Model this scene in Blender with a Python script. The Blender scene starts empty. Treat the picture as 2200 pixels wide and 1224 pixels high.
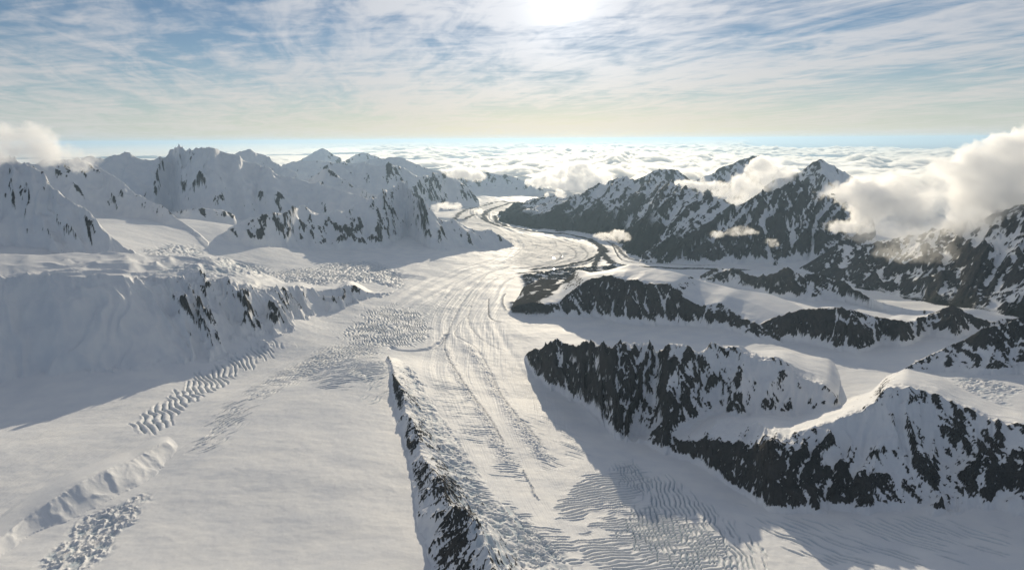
import bpy, math, os, time
import numpy as np
T0 = time.time()
R = math.radians
sc = bpy.context.scene
COL = sc.collection

# ------------------------------------------------------------------ camera
EYE = np.array([0.0, 0.0, 2400.0])
FPX = 1358.0                      # focal length in pixels of the 2200 px wide photograph
PITCH = R(12.94)
ROLL = R(-0.35)
cam_d = bpy.data.cameras.new("camera")
cam = bpy.data.objects.new("camera", cam_d)
COL.objects.link(cam)
cam.location = EYE
cam.rotation_mode = 'QUATERNION'
from mathutils import Matrix, Vector
cam.rotation_quaternion = (Matrix.Rotation(R(90) - PITCH, 3, 'X') @ Matrix.Rotation(ROLL, 3, 'Z')).to_quaternion()
cam_d.sensor_fit = 'HORIZONTAL'
cam_d.sensor_width = 36
cam_d.lens = 36 * FPX / 2200
cam_d.clip_start = 5
cam_d.clip_end = 900000
sc.camera = cam
CM = np.array((Matrix.Rotation(R(90) - PITCH, 3, 'X') @ Matrix.Rotation(ROLL, 3, 'Z')))

def ray(px, py):
    """direction in the world of a photograph pixel, scaled so that its horizontal length is 1"""
    v = CM @ np.array([(px - 1100) / FPX, -(py - 612) / FPX, -1.0])
    return v / math.hypot(v[0], v[1])

# ------------------------------------------------------------------ light
SUN_EL, SUN_AZ = R(11.6), math.atan2(*ray(1205, 15)[:2])
SUN_DIR_ = (math.sin(SUN_AZ) * math.cos(SUN_EL), math.cos(SUN_AZ) * math.cos(SUN_EL), math.sin(SUN_EL))
world = bpy.data.worlds.new("World")
sc.world = world
world.use_nodes = True
nt = world.node_tree
bgn = nt.nodes['Background']
def W(kind, ins=(), **kw):
    n = nt.nodes.new(kind)
    for k, v in kw.items(): setattr(n, k, v)
    for i, s in ins:
        if hasattr(s, 'is_linked'): nt.links.new(s, n.inputs[i])
        else: n.inputs[i].default_value = s
    return n
def wm(op, a, b=0.0, c=0.0):
    return W('ShaderNodeMath', [(0, a), (1, b), (2, c)], operation=op).outputs[0]
def wmix(f, a, b):
    a = (*a, 1) if isinstance(a, tuple) else a; b = (*b, 1) if isinstance(b, tuple) else b
    return W('ShaderNodeMix', [(0, f), (6, a), (7, b)], data_type='RGBA').outputs[2]
def wramp(f, a, b, c=0.0, d=1.0):
    return W('ShaderNodeMapRange', [(0, f), (1, a), (2, b), (3, c), (4, d)], interpolation_type='SMOOTHSTEP').outputs[0]
def wnoise(v, sc, det, rough=.55, dist=0.0):
    return W('ShaderNodeTexNoise', [('Vector', v), ('Scale', sc), ('Detail', det), ('Roughness', rough), ('Distortion', dist)]).outputs['Fac']
sky = W('ShaderNodeTexSky', sky_type='NISHITA', sun_disc=False, sun_elevation=SUN_EL, sun_rotation=SUN_AZ, altitude=2400, air_density=1.0, dust_density=0.25, ozone_density=2.5)
geo = W('ShaderNodeTexCoord').outputs['Generated']
sx = W('ShaderNodeSeparateXYZ', [(0, geo)])
up = wm('MAXIMUM', sx.outputs[2], 0.0)
# a high sheet of cirrus: where each direction meets a level 8 km up (curved away towards the horizon)
inv = wm('DIVIDE', 1.0, wm('ADD', up, .065))
px_ = wm('MULTIPLY', sx.outputs[0], inv); py_ = wm('MULTIPLY', sx.outputs[1], inv)
def plane(kx, ky, ox=0.0, skew=0.0):
    return W('ShaderNodeCombineXYZ', [(0, wm('MULTIPLY_ADD', px_, kx, wm('MULTIPLY_ADD', py_, skew, ox))), (1, wm('MULTIPLY', py_, ky))]).outputs[0]
big = wnoise(plane(.55, .38, 2.1), 1.0, 4, .5, .4)
fib = wnoise(plane(1.9, .75, 4.0, .55), 1.0, 8, .58, 1.7)
fin = wnoise(plane(5.0, 3.0, 8.0, 1.4), 1.0, 7, .62, 1.2)
cov = wm('ADD', wm('MULTIPLY', big, .75), wm('ADD', wm('MULTIPLY', fib, .85), wm('MULTIPLY', fin, .36)))
dotn = W('ShaderNodeVectorMath', [(0, geo), (1, tuple(SUN_DIR_))], operation='DOT_PRODUCT').outputs['Value']
mu = wm('MAXIMUM', dotn, 0.0)
cov = wm('ADD', cov, wm('MULTIPLY', wm('POWER', mu, 14.0), .07))
bnd = wnoise(plane(.8, 1.9, 3.0, .3), 1.0, 7, .60, 1.6)
cov = wm('ADD', cov, wm('MULTIPLY', wm('SUBTRACT', bnd, .5), .55))
den = wm('MULTIPLY', wramp(cov, .74, 1.19), wramp(dotn, -.55, .55, .25, 1.0))
# thin ice cloud scatters sunlight forward: bright close to the sun, duller away from it
ph = wm('ADD', wm('MULTIPLY', wm('POWER', mu, 5.0), .20), wm('ADD', wm('MULTIPLY', wm('POWER', mu, 60.0), .24), wm('MULTIPLY', wm('POWER', mu, 900.0), .40)))
ph = wm('ADD', ph, wm('MULTIPLY', wm('POWER', mu, 12000.0), 60.0))
low = wm('POWER', wm('SUBTRACT', 1.0, wm('MINIMUM', wm('MULTIPLY', up, 6.5), 1.0)), 2.0)
tint = wmix(low, (1.0, .985, .965), (1.0, .84, .60))
base = wmix(low, (.46, .475, .51), (.62, .58, .50))
cl = W('ShaderNodeVectorMath', [(0, tint), ('Scale', ph)], operation='SCALE').outputs[0]
cl = W('ShaderNodeVectorMath', [(0, base), (1, cl)], operation='ADD').outputs[0]
skc = W('ShaderNodeVectorMath', [(0, sky.outputs[0]), ('Scale', .063)], operation='SCALE').outputs[0]
skc = W('ShaderNodeVectorMath', [(0, skc), (1, (1.08, 1.0, .96))], operation='MULTIPLY').outputs[0]
out_c = wmix(wm('MULTIPLY', den, .88), skc, cl)
out_c = wmix(wm('MULTIPLY', wm('POWER', wm('SUBTRACT', 1.0, wm('MINIMUM', wm('MULTIPLY', up, 7.0), 1.0)), 1.7), .52), out_c, wmix(wm('POWER', mu, 7.0), (.47, .54, .60), (.76, .67, .51)))
out_c = W('ShaderNodeVectorMath', [(0, out_c), ('Scale', 1 / .12)], operation='SCALE').outputs[0]
nt.links.new(out_c, bgn.inputs[0])
bgn.inputs[1].default_value = 0.12
sun_d = bpy.data.lights.new("sun", 'SUN')
sun_d.energy = 3.6
sun_d.angle = R(0.53)
sun_d.color = (1.0, 0.86, 0.64)
sun = bpy.data.objects.new("sun", sun_d)
COL.objects.link(sun)
sun.rotation_mode = 'QUATERNION'
SUN_DIR = Vector((math.sin(SUN_AZ) * math.cos(SUN_EL), math.cos(SUN_AZ) * math.cos(SUN_EL), math.sin(SUN_EL)))
sun.rotation_quaternion = SUN_DIR.to_track_quat('Z', 'Y')
sc.view_settings.view_transform = 'Standard'
sc.view_settings.look = 'None'
sc.view_settings.gamma = 1
sc.view_settings.exposure = 0.12
sc.cycles.use_denoising = True

# ------------------------------------------------------------------ noise
def _hash(ix, iy, seed):
    h = (ix.astype(np.int64) * 374761393 + iy.astype(np.int64) * 668265263 + seed * 974634777) & 0xFFFFFFFF
    h = ((h ^ (h >> 13)) * 1274126177) & 0xFFFFFFFF
    return (h ^ (h >> 16)) & 0xFFFFFFFF

def perlin(x, y, seed=0):
    x = np.asarray(x, np.float32); y = np.asarray(y, np.float32)
    xf = np.floor(x); yf = np.floor(y)
    ix = xf.astype(np.int32); iy = yf.astype(np.int32)
    fx = x - xf; fy = y - yf
    ux = fx * fx * fx * (fx * (fx * 6 - 15) + 10); uy = fy * fy * fy * (fy * (fy * 6 - 15) + 10)
    def g(dx, dy):
        a = _hash(ix + dx, iy + dy, seed).astype(np.float32) * np.float32(2 * math.pi / 4294967296.0)
        return np.cos(a) * (fx - dx) + np.sin(a) * (fy - dy)
    a = g(0, 0); b = g(1, 0); c = g(0, 1); d = g(1, 1)
    return ((a + (b - a) * ux) * (1 - uy) + (c + (d - c) * ux) * uy) * 1.41

def fbm(x, y, octv=5, seed=0, gain=0.5, lac=2.03):
    s = 0; a = 1.0; n = 0
    for o in range(octv):
        s = s + a * perlin(x, y, seed + o * 17); n += a
        a *= gain; x = x * lac + 3.7; y = y * lac - 1.3
    return s / n

def ridged(x, y, octv=5, seed=0, gain=0.5, lac=2.07):
    s = 0; a = 1.0; n = 0; w = 1.0
    for o in range(octv):
        v = 1 - np.abs(perlin(x, y, seed + o * 23)) * 1.6
        v = np.clip(v, 0, 1) ** 2
        s = s + a * v * w; n += a
        w = np.clip(v * 1.6, 0.15, 1)
        a *= gain; x = x * lac + 5.1; y = y * lac + 2.9
    return s / n

def sstep(a, b, x):
    t = np.clip((x - a) / (b - a), 0, 1)
    return t * t * (3 - 2 * t)

# ------------------------------------------------------------------ the ground under everything
GP = []        # control points az, log d, z
def gp(px, py, z):
    v = ray(px, py)
    d = (z - EYE[2]) / v[2]
    GP.append((math.atan2(v[0], v[1]), math.log(d), z))
def gd(azdeg, km, z):
    GP.append((R(azdeg), math.log(km * 1000), z))
# near snowfield and the two arms of the glacier
for q in [(600, 1224, 1485), (100, 1224, 1520), (300, 1000, 1455), (700, 900, 1405), (800, 780, 1345), (0, 950, 1430), (0, 1100, 1490),
          (200, 905, 1400), (850, 1120, 1450), (880, 1000, 1405), (450, 1100, 1475), (600, 980, 1440), (500, 860, 1400),
          (300, 830, 1355), (420, 790, 1325), (100, 840, 1365), (0, 830, 1375), (550, 750, 1300), (700, 690, 1240), (800, 650, 1205),
          (1200, 1224, 1420), (1450, 1224, 1400), (1700, 1224, 1375), (1100, 1000, 1325), (1000, 850, 1265), (930, 780, 1240), (1250, 1000, 1300),
          (1150, 900, 1280), (1050, 760, 1210), (2200, 1130, 1400), (1900, 1140, 1370), (1650, 1110, 1320), (1400, 980, 1255), (1550, 1060, 1285), (2000, 1224, 1410),
          (1300, 930, 1235), (1200, 850, 1215), (1120, 760, 1190),
          (950, 700, 1170), (850, 720, 1215), (1080, 680, 1165), (950, 620, 1100), (880, 600, 1130), (1000, 570, 1040), (1180, 560, 985), (1080, 600, 1070), (1120, 630, 1110), (1200, 580, 1010),
          (1290, 540, 950), (1100, 500, 880), (1050, 460, 790), (1150, 430, 660), (1000, 440, 730), (1080, 535, 960), (1000, 555, 1030), (1220, 520, 915),
          # the branch valley beyond the domed mountain, and the basins between the near ridges
          (1400, 565, 945), (1500, 573, 945), (1700, 570, 955), (1330, 560, 950), (1860, 640, 1060), (2040, 660, 1150),
          (1200, 700, 1180), (1350, 710, 1210), (1500, 725, 1245), (1620, 712, 1265), (1700, 750, 1285), (1800, 780, 1310), (1900, 765, 1330), (1980, 740, 1350),
          (1900, 800, 1350), (2060, 810, 1390), (2200, 830, 1430), (1700, 780, 1310), (1850, 640, 1130), (1720, 650, 1160), (1930, 665, 1180), (2100, 680, 1260), (2050, 870, 1440), (2200, 900, 1450), (1850, 815, 1350),
          # basins on the left
          (441, 478, 1500), (380, 470, 1550), (480, 545, 1390), (560, 590, 1290), (520, 520, 1420), (600, 585, 1330), (700, 575, 1210), (650, 600, 1330), (780, 590, 1205),
          (860, 575, 1100), (700, 540, 1150), (800, 540, 1110), (940, 555, 1060), (600, 520, 1280), (880, 510, 1120)]:
    gp(*q)
for q in [(-34, 3.9, 1560), (-25, 4.0, 1500), (-40, 5, 1700), (-33, 6, 1700), (-24, 7.5, 1530), (-38, 10, 1500), (-24, 11, 1350), (-13, 11, 1150), (-30, 18, 1100), (-14, 15, 1000), (-6, 15, 900), (-4, 20, 750),
          (0, 30, 350), (8, 14, 850), (8, 20, 500), (20, 20, 450), (35, 20, 500), (25, 12, 800), (38, 12, 900), (-30, 30, 500), (-15, 30, 400), (-46, 20, 900), (46, 10, 1200), (46, 20, 700), (46, 40, 0), (-46, 40, 0), (0, 42, 0), (20, 40, 0), (-20, 42, 0),
          (38, 5.5, 1250), (46, 4, 1450), (46, 2.5, 1500), (44, 1.2, 1480), (0, 1.0, 1480), (20, 1.0, 1450), (-20, 1.0, 1540), (-44, 1.2, 1560), (-46, 2.5, 1450)]:
    gd(*q)
GPa = np.array(GP)
def _tps_k(r2):
    return np.where(r2 > 1e-12, 0.5 * r2 * np.log(np.maximum(r2, 1e-12)), 0)
def _tps_fit(P, z, lam=2e-3):
    n = len(P)
    K = _tps_k(((P[:, None, :] - P[None, :, :]) ** 2).sum(-1)) + lam * np.eye(n)
    Q = np.hstack([np.ones((n, 1)), P])
    A = np.zeros((n + 3, n + 3)); A[:n, :n] = K; A[:n, n:] = Q; A[n:, :n] = Q.T
    return np.linalg.solve(A, np.concatenate([z, np.zeros(3)]))
_P = GPa[:, :2] * np.array([1.0, 0.8])
_W = _tps_fit(_P, GPa[:, 2])
def G_al(az, ld):
    az = np.asarray(az, float); ld = np.asarray(ld, float) * 0.8
    out = _W[-3] + _W[-2] * az + _W[-1] * ld
    for i in range(len(_P)):
        out = out + _W[i] * _tps_k((az - _P[i, 0]) ** 2 + (ld - _P[i, 1]) ** 2)
    return out
GAZ, GLD = (R(-60), R(60)), (math.log(700.0), math.log(60000.0))
_GT = G_al(*np.meshgrid(np.linspace(*GAZ, 260), np.linspace(*GLD, 340)))
def G_lookup(az, ld):
    cx = np.clip((np.asarray(az, float) - GAZ[0]) / (GAZ[1] - GAZ[0]) * 259, 0, 258.999); cy = np.clip((np.asarray(ld, float) - GLD[0]) / (GLD[1] - GLD[0]) * 339, 0, 338.999)
    ix = cx.astype(int); iy = cy.astype(int); fx = cx - ix; fy = cy - iy
    return (_GT[iy, ix] * (1 - fx) + _GT[iy, ix + 1] * fx) * (1 - fy) + (_GT[iy + 1, ix] * (1 - fx) + _GT[iy + 1, ix + 1] * fx) * fy
def G(x, y):
    return G_lookup(np.arctan2(x, y), np.log(np.hypot(x, y)))
def on_ground(px, py):
    v = ray(px, py)
    ds = np.exp(np.linspace(math.log(900), math.log(45000), 900))
    f = EYE[2] + v[2] * ds - G(v[0] * ds, v[1] * ds)
    k = np.argmax(f <= 0) if (f <= 0).any() else len(ds) - 1
    d = ds[k]
    if 0 < k:
        a, b = f[k - 1], f[k]
        d = ds[k - 1] + (ds[k] - ds[k - 1]) * (a / (a - b) if a != b else 0)
    return np.array([v[0] * d, v[1] * d, EYE[2] + v[2] * d])

# ------------------------------------------------------------------ the grid
QUALITY = float(os.environ.get("TERRAIN_Q", "1.0"))
NA, NR = int(1780 * QUALITY), int(1900 * QUALITY)
AZ0, AZ1 = R(-55), R(55)
LD0, LD1 = math.log(1000.0), math.log(42000.0)
az1 = np.linspace(AZ0, AZ1, NA); ld1 = np.linspace(LD0, LD1, NR)
AZ, LD = np.meshgrid(az1, ld1)            # rows = distance
D = np.exp(LD)
X = (np.sin(AZ) * D); Y = (np.cos(AZ) * D)
GZ = G_lookup(AZ, LD)

def raster(P, tris, attrs, out):
    """P: n x 3 world points; attrs n x k; out: (k+1) x NR x NA filled where z is highest"""
    ga = (np.arctan2(P[:, 0], P[:, 1]) - AZ0) / (AZ1 - AZ0) * (NA - 1)
    gr = (np.log(np.hypot(P[:, 0], P[:, 1])) - LD0) / (LD1 - LD0) * (NR - 1)
    VAL = np.column_stack([P[:, 2], attrs])
    for t in tris:
        a = ga[t]; r = gr[t]
        x0 = max(int(math.ceil(a.min() - 1e-6)), 0); x1 = min(int(math.floor(a.max() + 1e-6)), NA - 1)
        y0 = max(int(math.ceil(r.min() - 1e-6)), 0); y1 = min(int(math.floor(r.max() + 1e-6)), NR - 1)
        if x1 < x0 or y1 < y0:
            continue
        det = (r[1] - r[2]) * (a[0] - a[2]) + (a[2] - a[1]) * (r[0] - r[2])
        if abs(det) < 1e-9:
            continue
        gx = np.arange(x0, x1 + 1)[None, :]; gy = np.arange(y0, y1 + 1)[:, None]
        w0 = ((r[1] - r[2]) * (gx - a[2]) + (a[2] - a[1]) * (gy - r[2])) / det
        w1 = ((r[2] - r[0]) * (gx - a[2]) + (a[0] - a[2]) * (gy - r[2])) / det
        w2 = 1 - w0 - w1
        ins = (w0 >= -1e-5) & (w1 >= -1e-5) & (w2 >= -1e-5)
        if not ins.any():
            continue
        v = w0[..., None] * VAL[t[0]] + w1[..., None] * VAL[t[1]] + w2[..., None] * VAL[t[2]]
        sub = out[:, y0:y1 + 1, x0:x1 + 1]
        m = ins & (v[..., 0] > sub[0])
        for k in range(VAL.shape[1]):
            sub[k][m] = v[..., k][m]

# ------------------------------------------------------------------ mountains
MOUNTAINS = []
def climb(B, px, py, ang):
    """the point on a pixel's ray that lies up a slope of ANG degrees from B"""
    v = ray(px, py); ta = math.tan(R(ang))
    t0 = max(v[0] * B[0] + v[1] * B[1], 300.0)
    def f(t): return EYE[2] + v[2] * t - (B[2] + ta * math.hypot(v[0] * t - B[0], v[1] * t - B[1]))
    t = t0; step = t0 * 0.002
    if f(t) > 0:
        while f(t) > 0 and t < t0 * 2.5:
            t += step
    return np.array([v[0] * t, v[1] * t, EYE[2] + v[2] * t])
def at_dist(px, py, d):
    v = ray(px, py)
    return np.array([v[0] * d, v[1] * d, EYE[2] + v[2] * d])
def at_z(px, py, z):
    v = ray(px, py); d = (z - EYE[2]) / v[2]
    return np.array([v[0] * d, v[1] * d, z])
def fall(C, ang, sgn, under=60):
    """walk away from (sgn +1) or towards (-1) the camera down a slope until under the ground"""
    h = np.array(C[:2]) / math.hypot(C[0], C[1])
    run = 10.0
    for _ in range(200):
        q = C[:2] + sgn * h * run
        z = C[2] - run * math.tan(R(ang))
        if z < float(G(q[0], q[1])) - under or (sgn < 0 and run > 0.6 * math.hypot(C[0], C[1])):
            break
        run *= 1.06
    return np.array([q[0], q[1], z])

def S(base, ups, back=35, down=()):
    """one station: BASE pixel on the ground (or (px,py,z)), UPS pixels with slopes up to the crest, DOWN pixels beyond it, then a BACK slope"""
    B = on_ground(*base) if len(base) == 2 else at_z(*base)
    d = math.hypot(B[0], B[1])
    sk = np.array([B[0] * 0.97, B[1] * 0.97, B[2] - 0.03 * d])
    front = [sk, B]
    for (px, py, a) in ups:
        front.append(climb(front[-1], px, py, a))
    bk = []
    C = front[-1]
    for p in down:
        if len(p) == 3:
            C = climb(C, *p)
        elif len(p) == 2:
            C = on_ground(*p)
        bk.append(C)
    bk.append(fall(C, back, 1))
    return front, bk
def K(px, py, km, fa=35, ba=35):
    """a station known by its crest pixel and distance"""
    C = at_dist(px, py, km * 1000)
    return [fall(C, fa, -1), C], [fall(C, ba, 1)]

def resample(pts, n):
    pts = np.array(pts)
    s = np.concatenate([[0], np.cumsum(np.linalg.norm(np.diff(pts, axis=0), axis=1))])
    t = np.linspace(0, s[-1], n + 1)
    return np.column_stack([np.interp(t, s, pts[:, k]) for k in range(3)])

def mountain(label, stations, **kw):
    NF, NB, SU = 12, 8, 6
    same = len({len(s[0]) for s in stations}) == 1
    sameb = len({len(s[1]) for s in stations}) == 1
    prof = []
    for f, b in stations:
        if same:
            per = max(2, NF // (len(f) - 1))
            F = np.vstack([resample(f[i:i + 2], per)[:-1] for i in range(len(f) - 1)] + [np.array(f[-1:])])
        else:
            F = resample(f, NF)
        bb = [f[-1]] + list(b)
        if sameb:
            per = max(2, NB // (len(bb) - 1))
            Bk = np.vstack([resample(bb[i:i + 2], per)[(0 if i else 1):-1] if i == 0 else resample(bb[i:i + 2], per)[:-1] for i in range(len(bb) - 1)] + [np.array(bb[-1:])])
        else:
            Bk = resample(bb, NB)[1:]
        prof.append((np.vstack([F, Bk]), len(F) - 1))
    m = min(len(p[0]) for p in prof); ic = prof[0][1]
    A = np.array([p[0][:m] for p in prof])               # stations x m x 3
    n = len(A)
    t = np.linspace(0, n - 1, (n - 1) * SU + 1)
    i = np.minimum(t.astype(int), n - 2); fr = (t - i)[:, None, None]
    f_ = np.clip(fr, 0, 1); a0, a1, a2, a3 = A[np.maximum(i - 1, 0)], A[i], A[i + 1], A[np.minimum(i + 2, n - 1)]
    cr = .5 * (2 * a1 + (a2 - a0) * f_ + (2 * a0 - 5 * a1 + 4 * a2 - a3) * f_ ** 2 + (3 * a1 - a0 - 3 * a2 + a3) * f_ ** 3)
    A = .35 * (a1 * (1 - f_) + a2 * f_) + .65 * cr
    n = len(A)
    crest = A[:, ic]
    u = np.concatenate([[0], np.cumsum(np.linalg.norm(np.diff(crest[:, :2], axis=0), axis=1))])
    hs = np.maximum(crest[:, 2] - np.minimum(A[:, 1, 2], crest[:, 2] - 1), 1)
    vf = np.concatenate([np.linspace(0, 1, ic + 1), 1 + np.linspace(0, 1, m - ic)[1:]])
    At = np.stack([np.repeat(u[:, None], m, 1), np.repeat(vf[None], n, 0), np.repeat(hs[:, None], m, 1)], -1).reshape(-1, 3)
    idx = np.arange(n * m).reshape(n, m)
    a, b, c, d = idx[:-1, :-1].ravel(), idx[1:, :-1].ravel(), idx[1:, 1:].ravel(), idx[:-1, 1:].ravel()
    tris = np.concatenate([np.column_stack([a, b, c]), np.column_stack([a, c, d])])
    kw['label'] = label
    MOUNTAINS.append((A.reshape(-1, 3), tris, At, kw))
# ---- far to near
mountain('distant blue snow peak alone among the bright clouds', [K(640, 345, 27), K(684, 320, 27, 30, 30), K(700, 321, 27, 30, 30), K(735, 345, 27)], jag=.12, amp=.10)
mountain('small distant blue peak beside the lone cloud peak', [K(740, 345, 28), K(773, 327, 28, 30, 30), K(800, 334, 28, 28, 28), K(830, 348, 28)], jag=.12, amp=.10)
mountain('sharp snow pyramid peeping out behind the largest massif', [K(480, 345, 15), K(505, 330, 15), K(540, 319, 15), K(573, 335, 15), K(603, 354, 14.5), K(640, 372, 14)], jag=.12, rock=0.01, amp=.07)
mountain('row of far snow summits under the edge of the clouds', [K(585, 372, 18), K(625, 345, 18), K(662, 346, 18), K(710, 348, 18.5), K(760, 352, 19), K(800, 342, 19), K(847, 335, 19), K(870, 341, 19), K(895, 354, 19), K(920, 364, 19), K(960, 372, 19), K(990, 385, 19)], jag=.12, rock=0.02, amp=.12)
mountain('low hazy ridge closing the far end of the glacier valley', [K(930, 380, 21), K(960, 372, 21.5), K(1042, 371, 22), K(1068, 373, 22), K(1104, 379, 22), K(1150, 398, 21.5), K(1185, 418, 21)], amp=.10, rock=0.1)
mountain('long hazy snow range above the far bend of the valley', [K(690, 365, 14), K(711, 347, 14), K(748, 352, 14), K(762, 357, 14), K(782, 341, 14), K(800, 352, 14), K(830, 357, 14), K(865, 356, 14.5), K(890, 372, 14.5), K(920, 378, 15), K(937, 369, 15.5), K(958, 371, 16), K(985, 388, 16), K(1010, 410, 16), K(1030, 430, 16)], jag=.12, amp=.14, rock=0.1)
mountain('snow shoulder with a bright lit ridge below the far range', [K(560, 410, 12), K(600, 400, 12), K(640, 394, 12), K(665, 378, 12), K(698, 362, 12), K(730, 382, 12), K(772, 402, 11.5), K(800, 415, 11), K(850, 440, 10.5)], jag=.12, rock=0.02, amp=.10)
mountain('largest snow massif with a broad double summit', [
    S((-20, 440, 1700), [(-10, 425, 10)], 25), S((60, 435, 1680), [(70, 400, 22)], 25), S((140, 430, 1650), [(150, 352, 36)], 25), S((190, 430, 1640), [(199, 335, 38)], 25), S((225, 430, 1640), [(221, 333, 38)], 25), S((250, 430, 1630), [(254, 330, 38)], 25), S((275, 430, 1620), [(270, 322, 38)], 25), S((300, 430, 1610), [(301, 336, 38)], 25),
    S((330, 430, 1600), [(342, 338, 38)], 25), S((368, 430, 1560), [(368, 323, 38)], 25), S((390, 440, 1540), [(386, 312, 38)], 25), S((408, 448, 1520), [(408, 318, 38)], 25),
    S((440, 455, 1500), [(441, 316, 38)], 25), S((470, 460, 1480), [(458, 312, 38)], 25), S((500, 462, 1440), [(478, 324, 38)], 25), S((530, 465, 1420), [(515, 342, 37)], 25),
    S((560, 465, 1400), [(545, 350, 36)], 20), S((590, 470, 1380), [(573, 360, 36)], 18), S((620, 470, 1350), [(607, 379, 36)], 15), S((660, 470, 1330), [(662, 391, 36)], 15),
    S((700, 475, 1310), [(698, 398, 36)], 15), S((750, 480, 1280), [(740, 411, 36)], 15), S((790, 480, 1250), [(775, 421, 36)], 25), S((830, 490, 1220), [(820, 440, 36)], 30), S((860, 500, 1200), [(850, 480, 30)], 35)], amp=.14, jag=.05, rock=0.004)
mountain('white ridge of broken ice descending behind the left peak', [
    K(-120, 380, 7.8, 30, 18), K(0, 352, 8.0, 33, 18), K(60, 346, 8.2, 33, 18), K(100, 345, 8.3, 33, 18), K(150, 345, 8.4, 33, 18), K(206, 353, 8.5, 33, 18), K(235, 371, 8.3, 33, 16), K(265, 391, 8.1, 33, 16), K(290, 412, 7.9, 32, 16), K(323, 430, 7.6, 30, 16), K(353, 447, 7.3, 28, 15), K(382, 471, 7.1, 26, 15), K(410, 488, 6.9, 22, 13), K(430, 504, 6.7, 18, 12), K(448, 522, 6.5, 14, 12)], amp=.16, rock=0.015, backamp=.9, backrock=.1)
mountain('left snow peak with a long sunlit ridge and shaded face', [
    S((-330, 560, 1690), [(-300, 330, 38)], 25), S((-150, 560, 1690), [(-120, 325, 38)], 25), S((0, 545, 1690), [(0, 336, 38)], 25), S((40, 545, 1690), [(29, 342, 38)], 22), S((80, 545, 1690), [(51, 355, 38)], 18), S((120, 545, 1690), [(96, 372, 37)], 16), S((150, 545, 1690), [(110, 395, 37)], 17), S((185, 545, 1690), [(147, 423, 36)], 17),
    S((220, 546, 1690), [(191, 456, 36)], 17), S((255, 547, 1685), [(235, 500, 35)], 15), S((280, 548, 1680), [(272, 533, 28)], 12), S((300, 550, 1680), [(296, 547, 20)], 10)], amp=.12, rock=0.004, backamp=.8, spots=[(60, 440, 60, 60, .5), (200, 500, 40, 40, .4)])
mountain('low sunlit hill in the basin under the largest massif', [S((370, 462, 1530), [(372, 455, 20)], 15), S((400, 476, 1520), [(400, 449, 25)], 15), S((440, 474, 1510), [(440, 450, 25)], 15), S((480, 472, 1500), [(478, 452, 25)], 15), S((508, 470, 1490), [(505, 464, 20)], 15)], amp=.10, rock=0.05)
mountain('blue shaded mountain with a rocky face and pointed pyramid', [
    S((480, 510), [(489, 490, 20)], 20), S((500, 520), [(526, 474, 30)], 20), S((540, 530), [(573, 456, 32)], 25), S((600, 530), [(625, 447, 33)], 25), S((650, 535), [(645, 441, 33)], 12), S((700, 537), [(695, 458, 33)], 12), S((740, 537), [(730, 452, 34)], 25), S((780, 537), [(765, 440, 34)], 25),
    S((818, 537), [(800, 425, 35)], 25), S((850, 520), [(840, 400, 36)], 30), S((876, 507), [(869, 386, 38)], 35), S((900, 520), [(880, 401, 38)], 35), S((935, 540), [(906, 430, 36)], 35), S((965, 540), [(928, 456, 36)], 35), S((994, 535), [(957, 471, 35)], 35), S((1025, 535), [(987, 475, 35)], 35),
    S((1050, 533), [(1016, 489, 35)], 35), S((1075, 531), [(1053, 492, 35)], 35), S((1095, 530), [(1079, 508, 32)], 35), S((1112, 530), [(1104, 527, 20)], 30)], amp=.19, jag=.12, rock=0.11, spots=[(740, 500, 60, 45, .9), (560, 490, 18, 50, .6), (615, 510, 30, 25, .6), (820, 525, 40, 25, .6), (1020, 510, 90, 30, .8), (870, 455, 25, 70, -.9), (600, 470, 60, 30, -.5)])
mountain('dark rock peak standing clear of the clouds', [K(1350, 400, 14), K(1369, 388, 14), K(1398, 371, 14), K(1430, 362, 14), K(1457, 368, 14), K(1483, 386, 14), K(1500, 400, 14)], amp=.20, rock=.40)
mountain('dark slanting summit half wrapped in cloud', [K(1470, 400, 15), K(1488, 388, 15), K(1529, 373, 15), K(1562, 357, 15), K(1595, 342, 15), K(1628, 334, 15), K(1650, 350, 15), K(1690, 380, 15)], amp=.12, rock=.42)
mountain('snow capped summit rising out of the cloud bank', [K(1640, 400, 11.5), K(1668, 384, 11.5), K(1712, 373, 11.5), K(1746, 355, 11.5), K(1768, 346, 11.5, 30), K(1786, 348, 11.5, 30), K(1804, 360, 11.5), K(1834, 377, 11.5), K(1870, 400, 11.5)], amp=.12, rock=.25)
mountain('forested dark mountain with snowy tops beside the glacier bend', [
    S((1150, 432), [(1159, 425, 20)], 20), S((1086, 452), [(1174, 421, 16)], 25), S((1066, 467), [(1233, 421, 18)], 25), S((1078, 479), [(1262, 411, 22)], 25), S((1134, 490), [(1286, 392, 25)], 22), S((1180, 495), [(1318, 388, 26)], 22), S((1215, 499), [(1347, 386, 27)], 22), S((1255, 504), [(1373, 391, 27)], 22),
    S((1298, 514), [(1402, 386, 28)], 22), S((1330, 530), [(1435, 388, 29)], 22), S((1350, 546), [(1457, 397, 30)], 25), S((1392, 559), [(1492, 408, 31)], 25), S((1420, 565), [(1540, 430, 30)], 25), S((1430, 566), [(1580, 440, 30)], 25)], amp=.13, rock=.34, veg=.70, backamp=.8)
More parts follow.
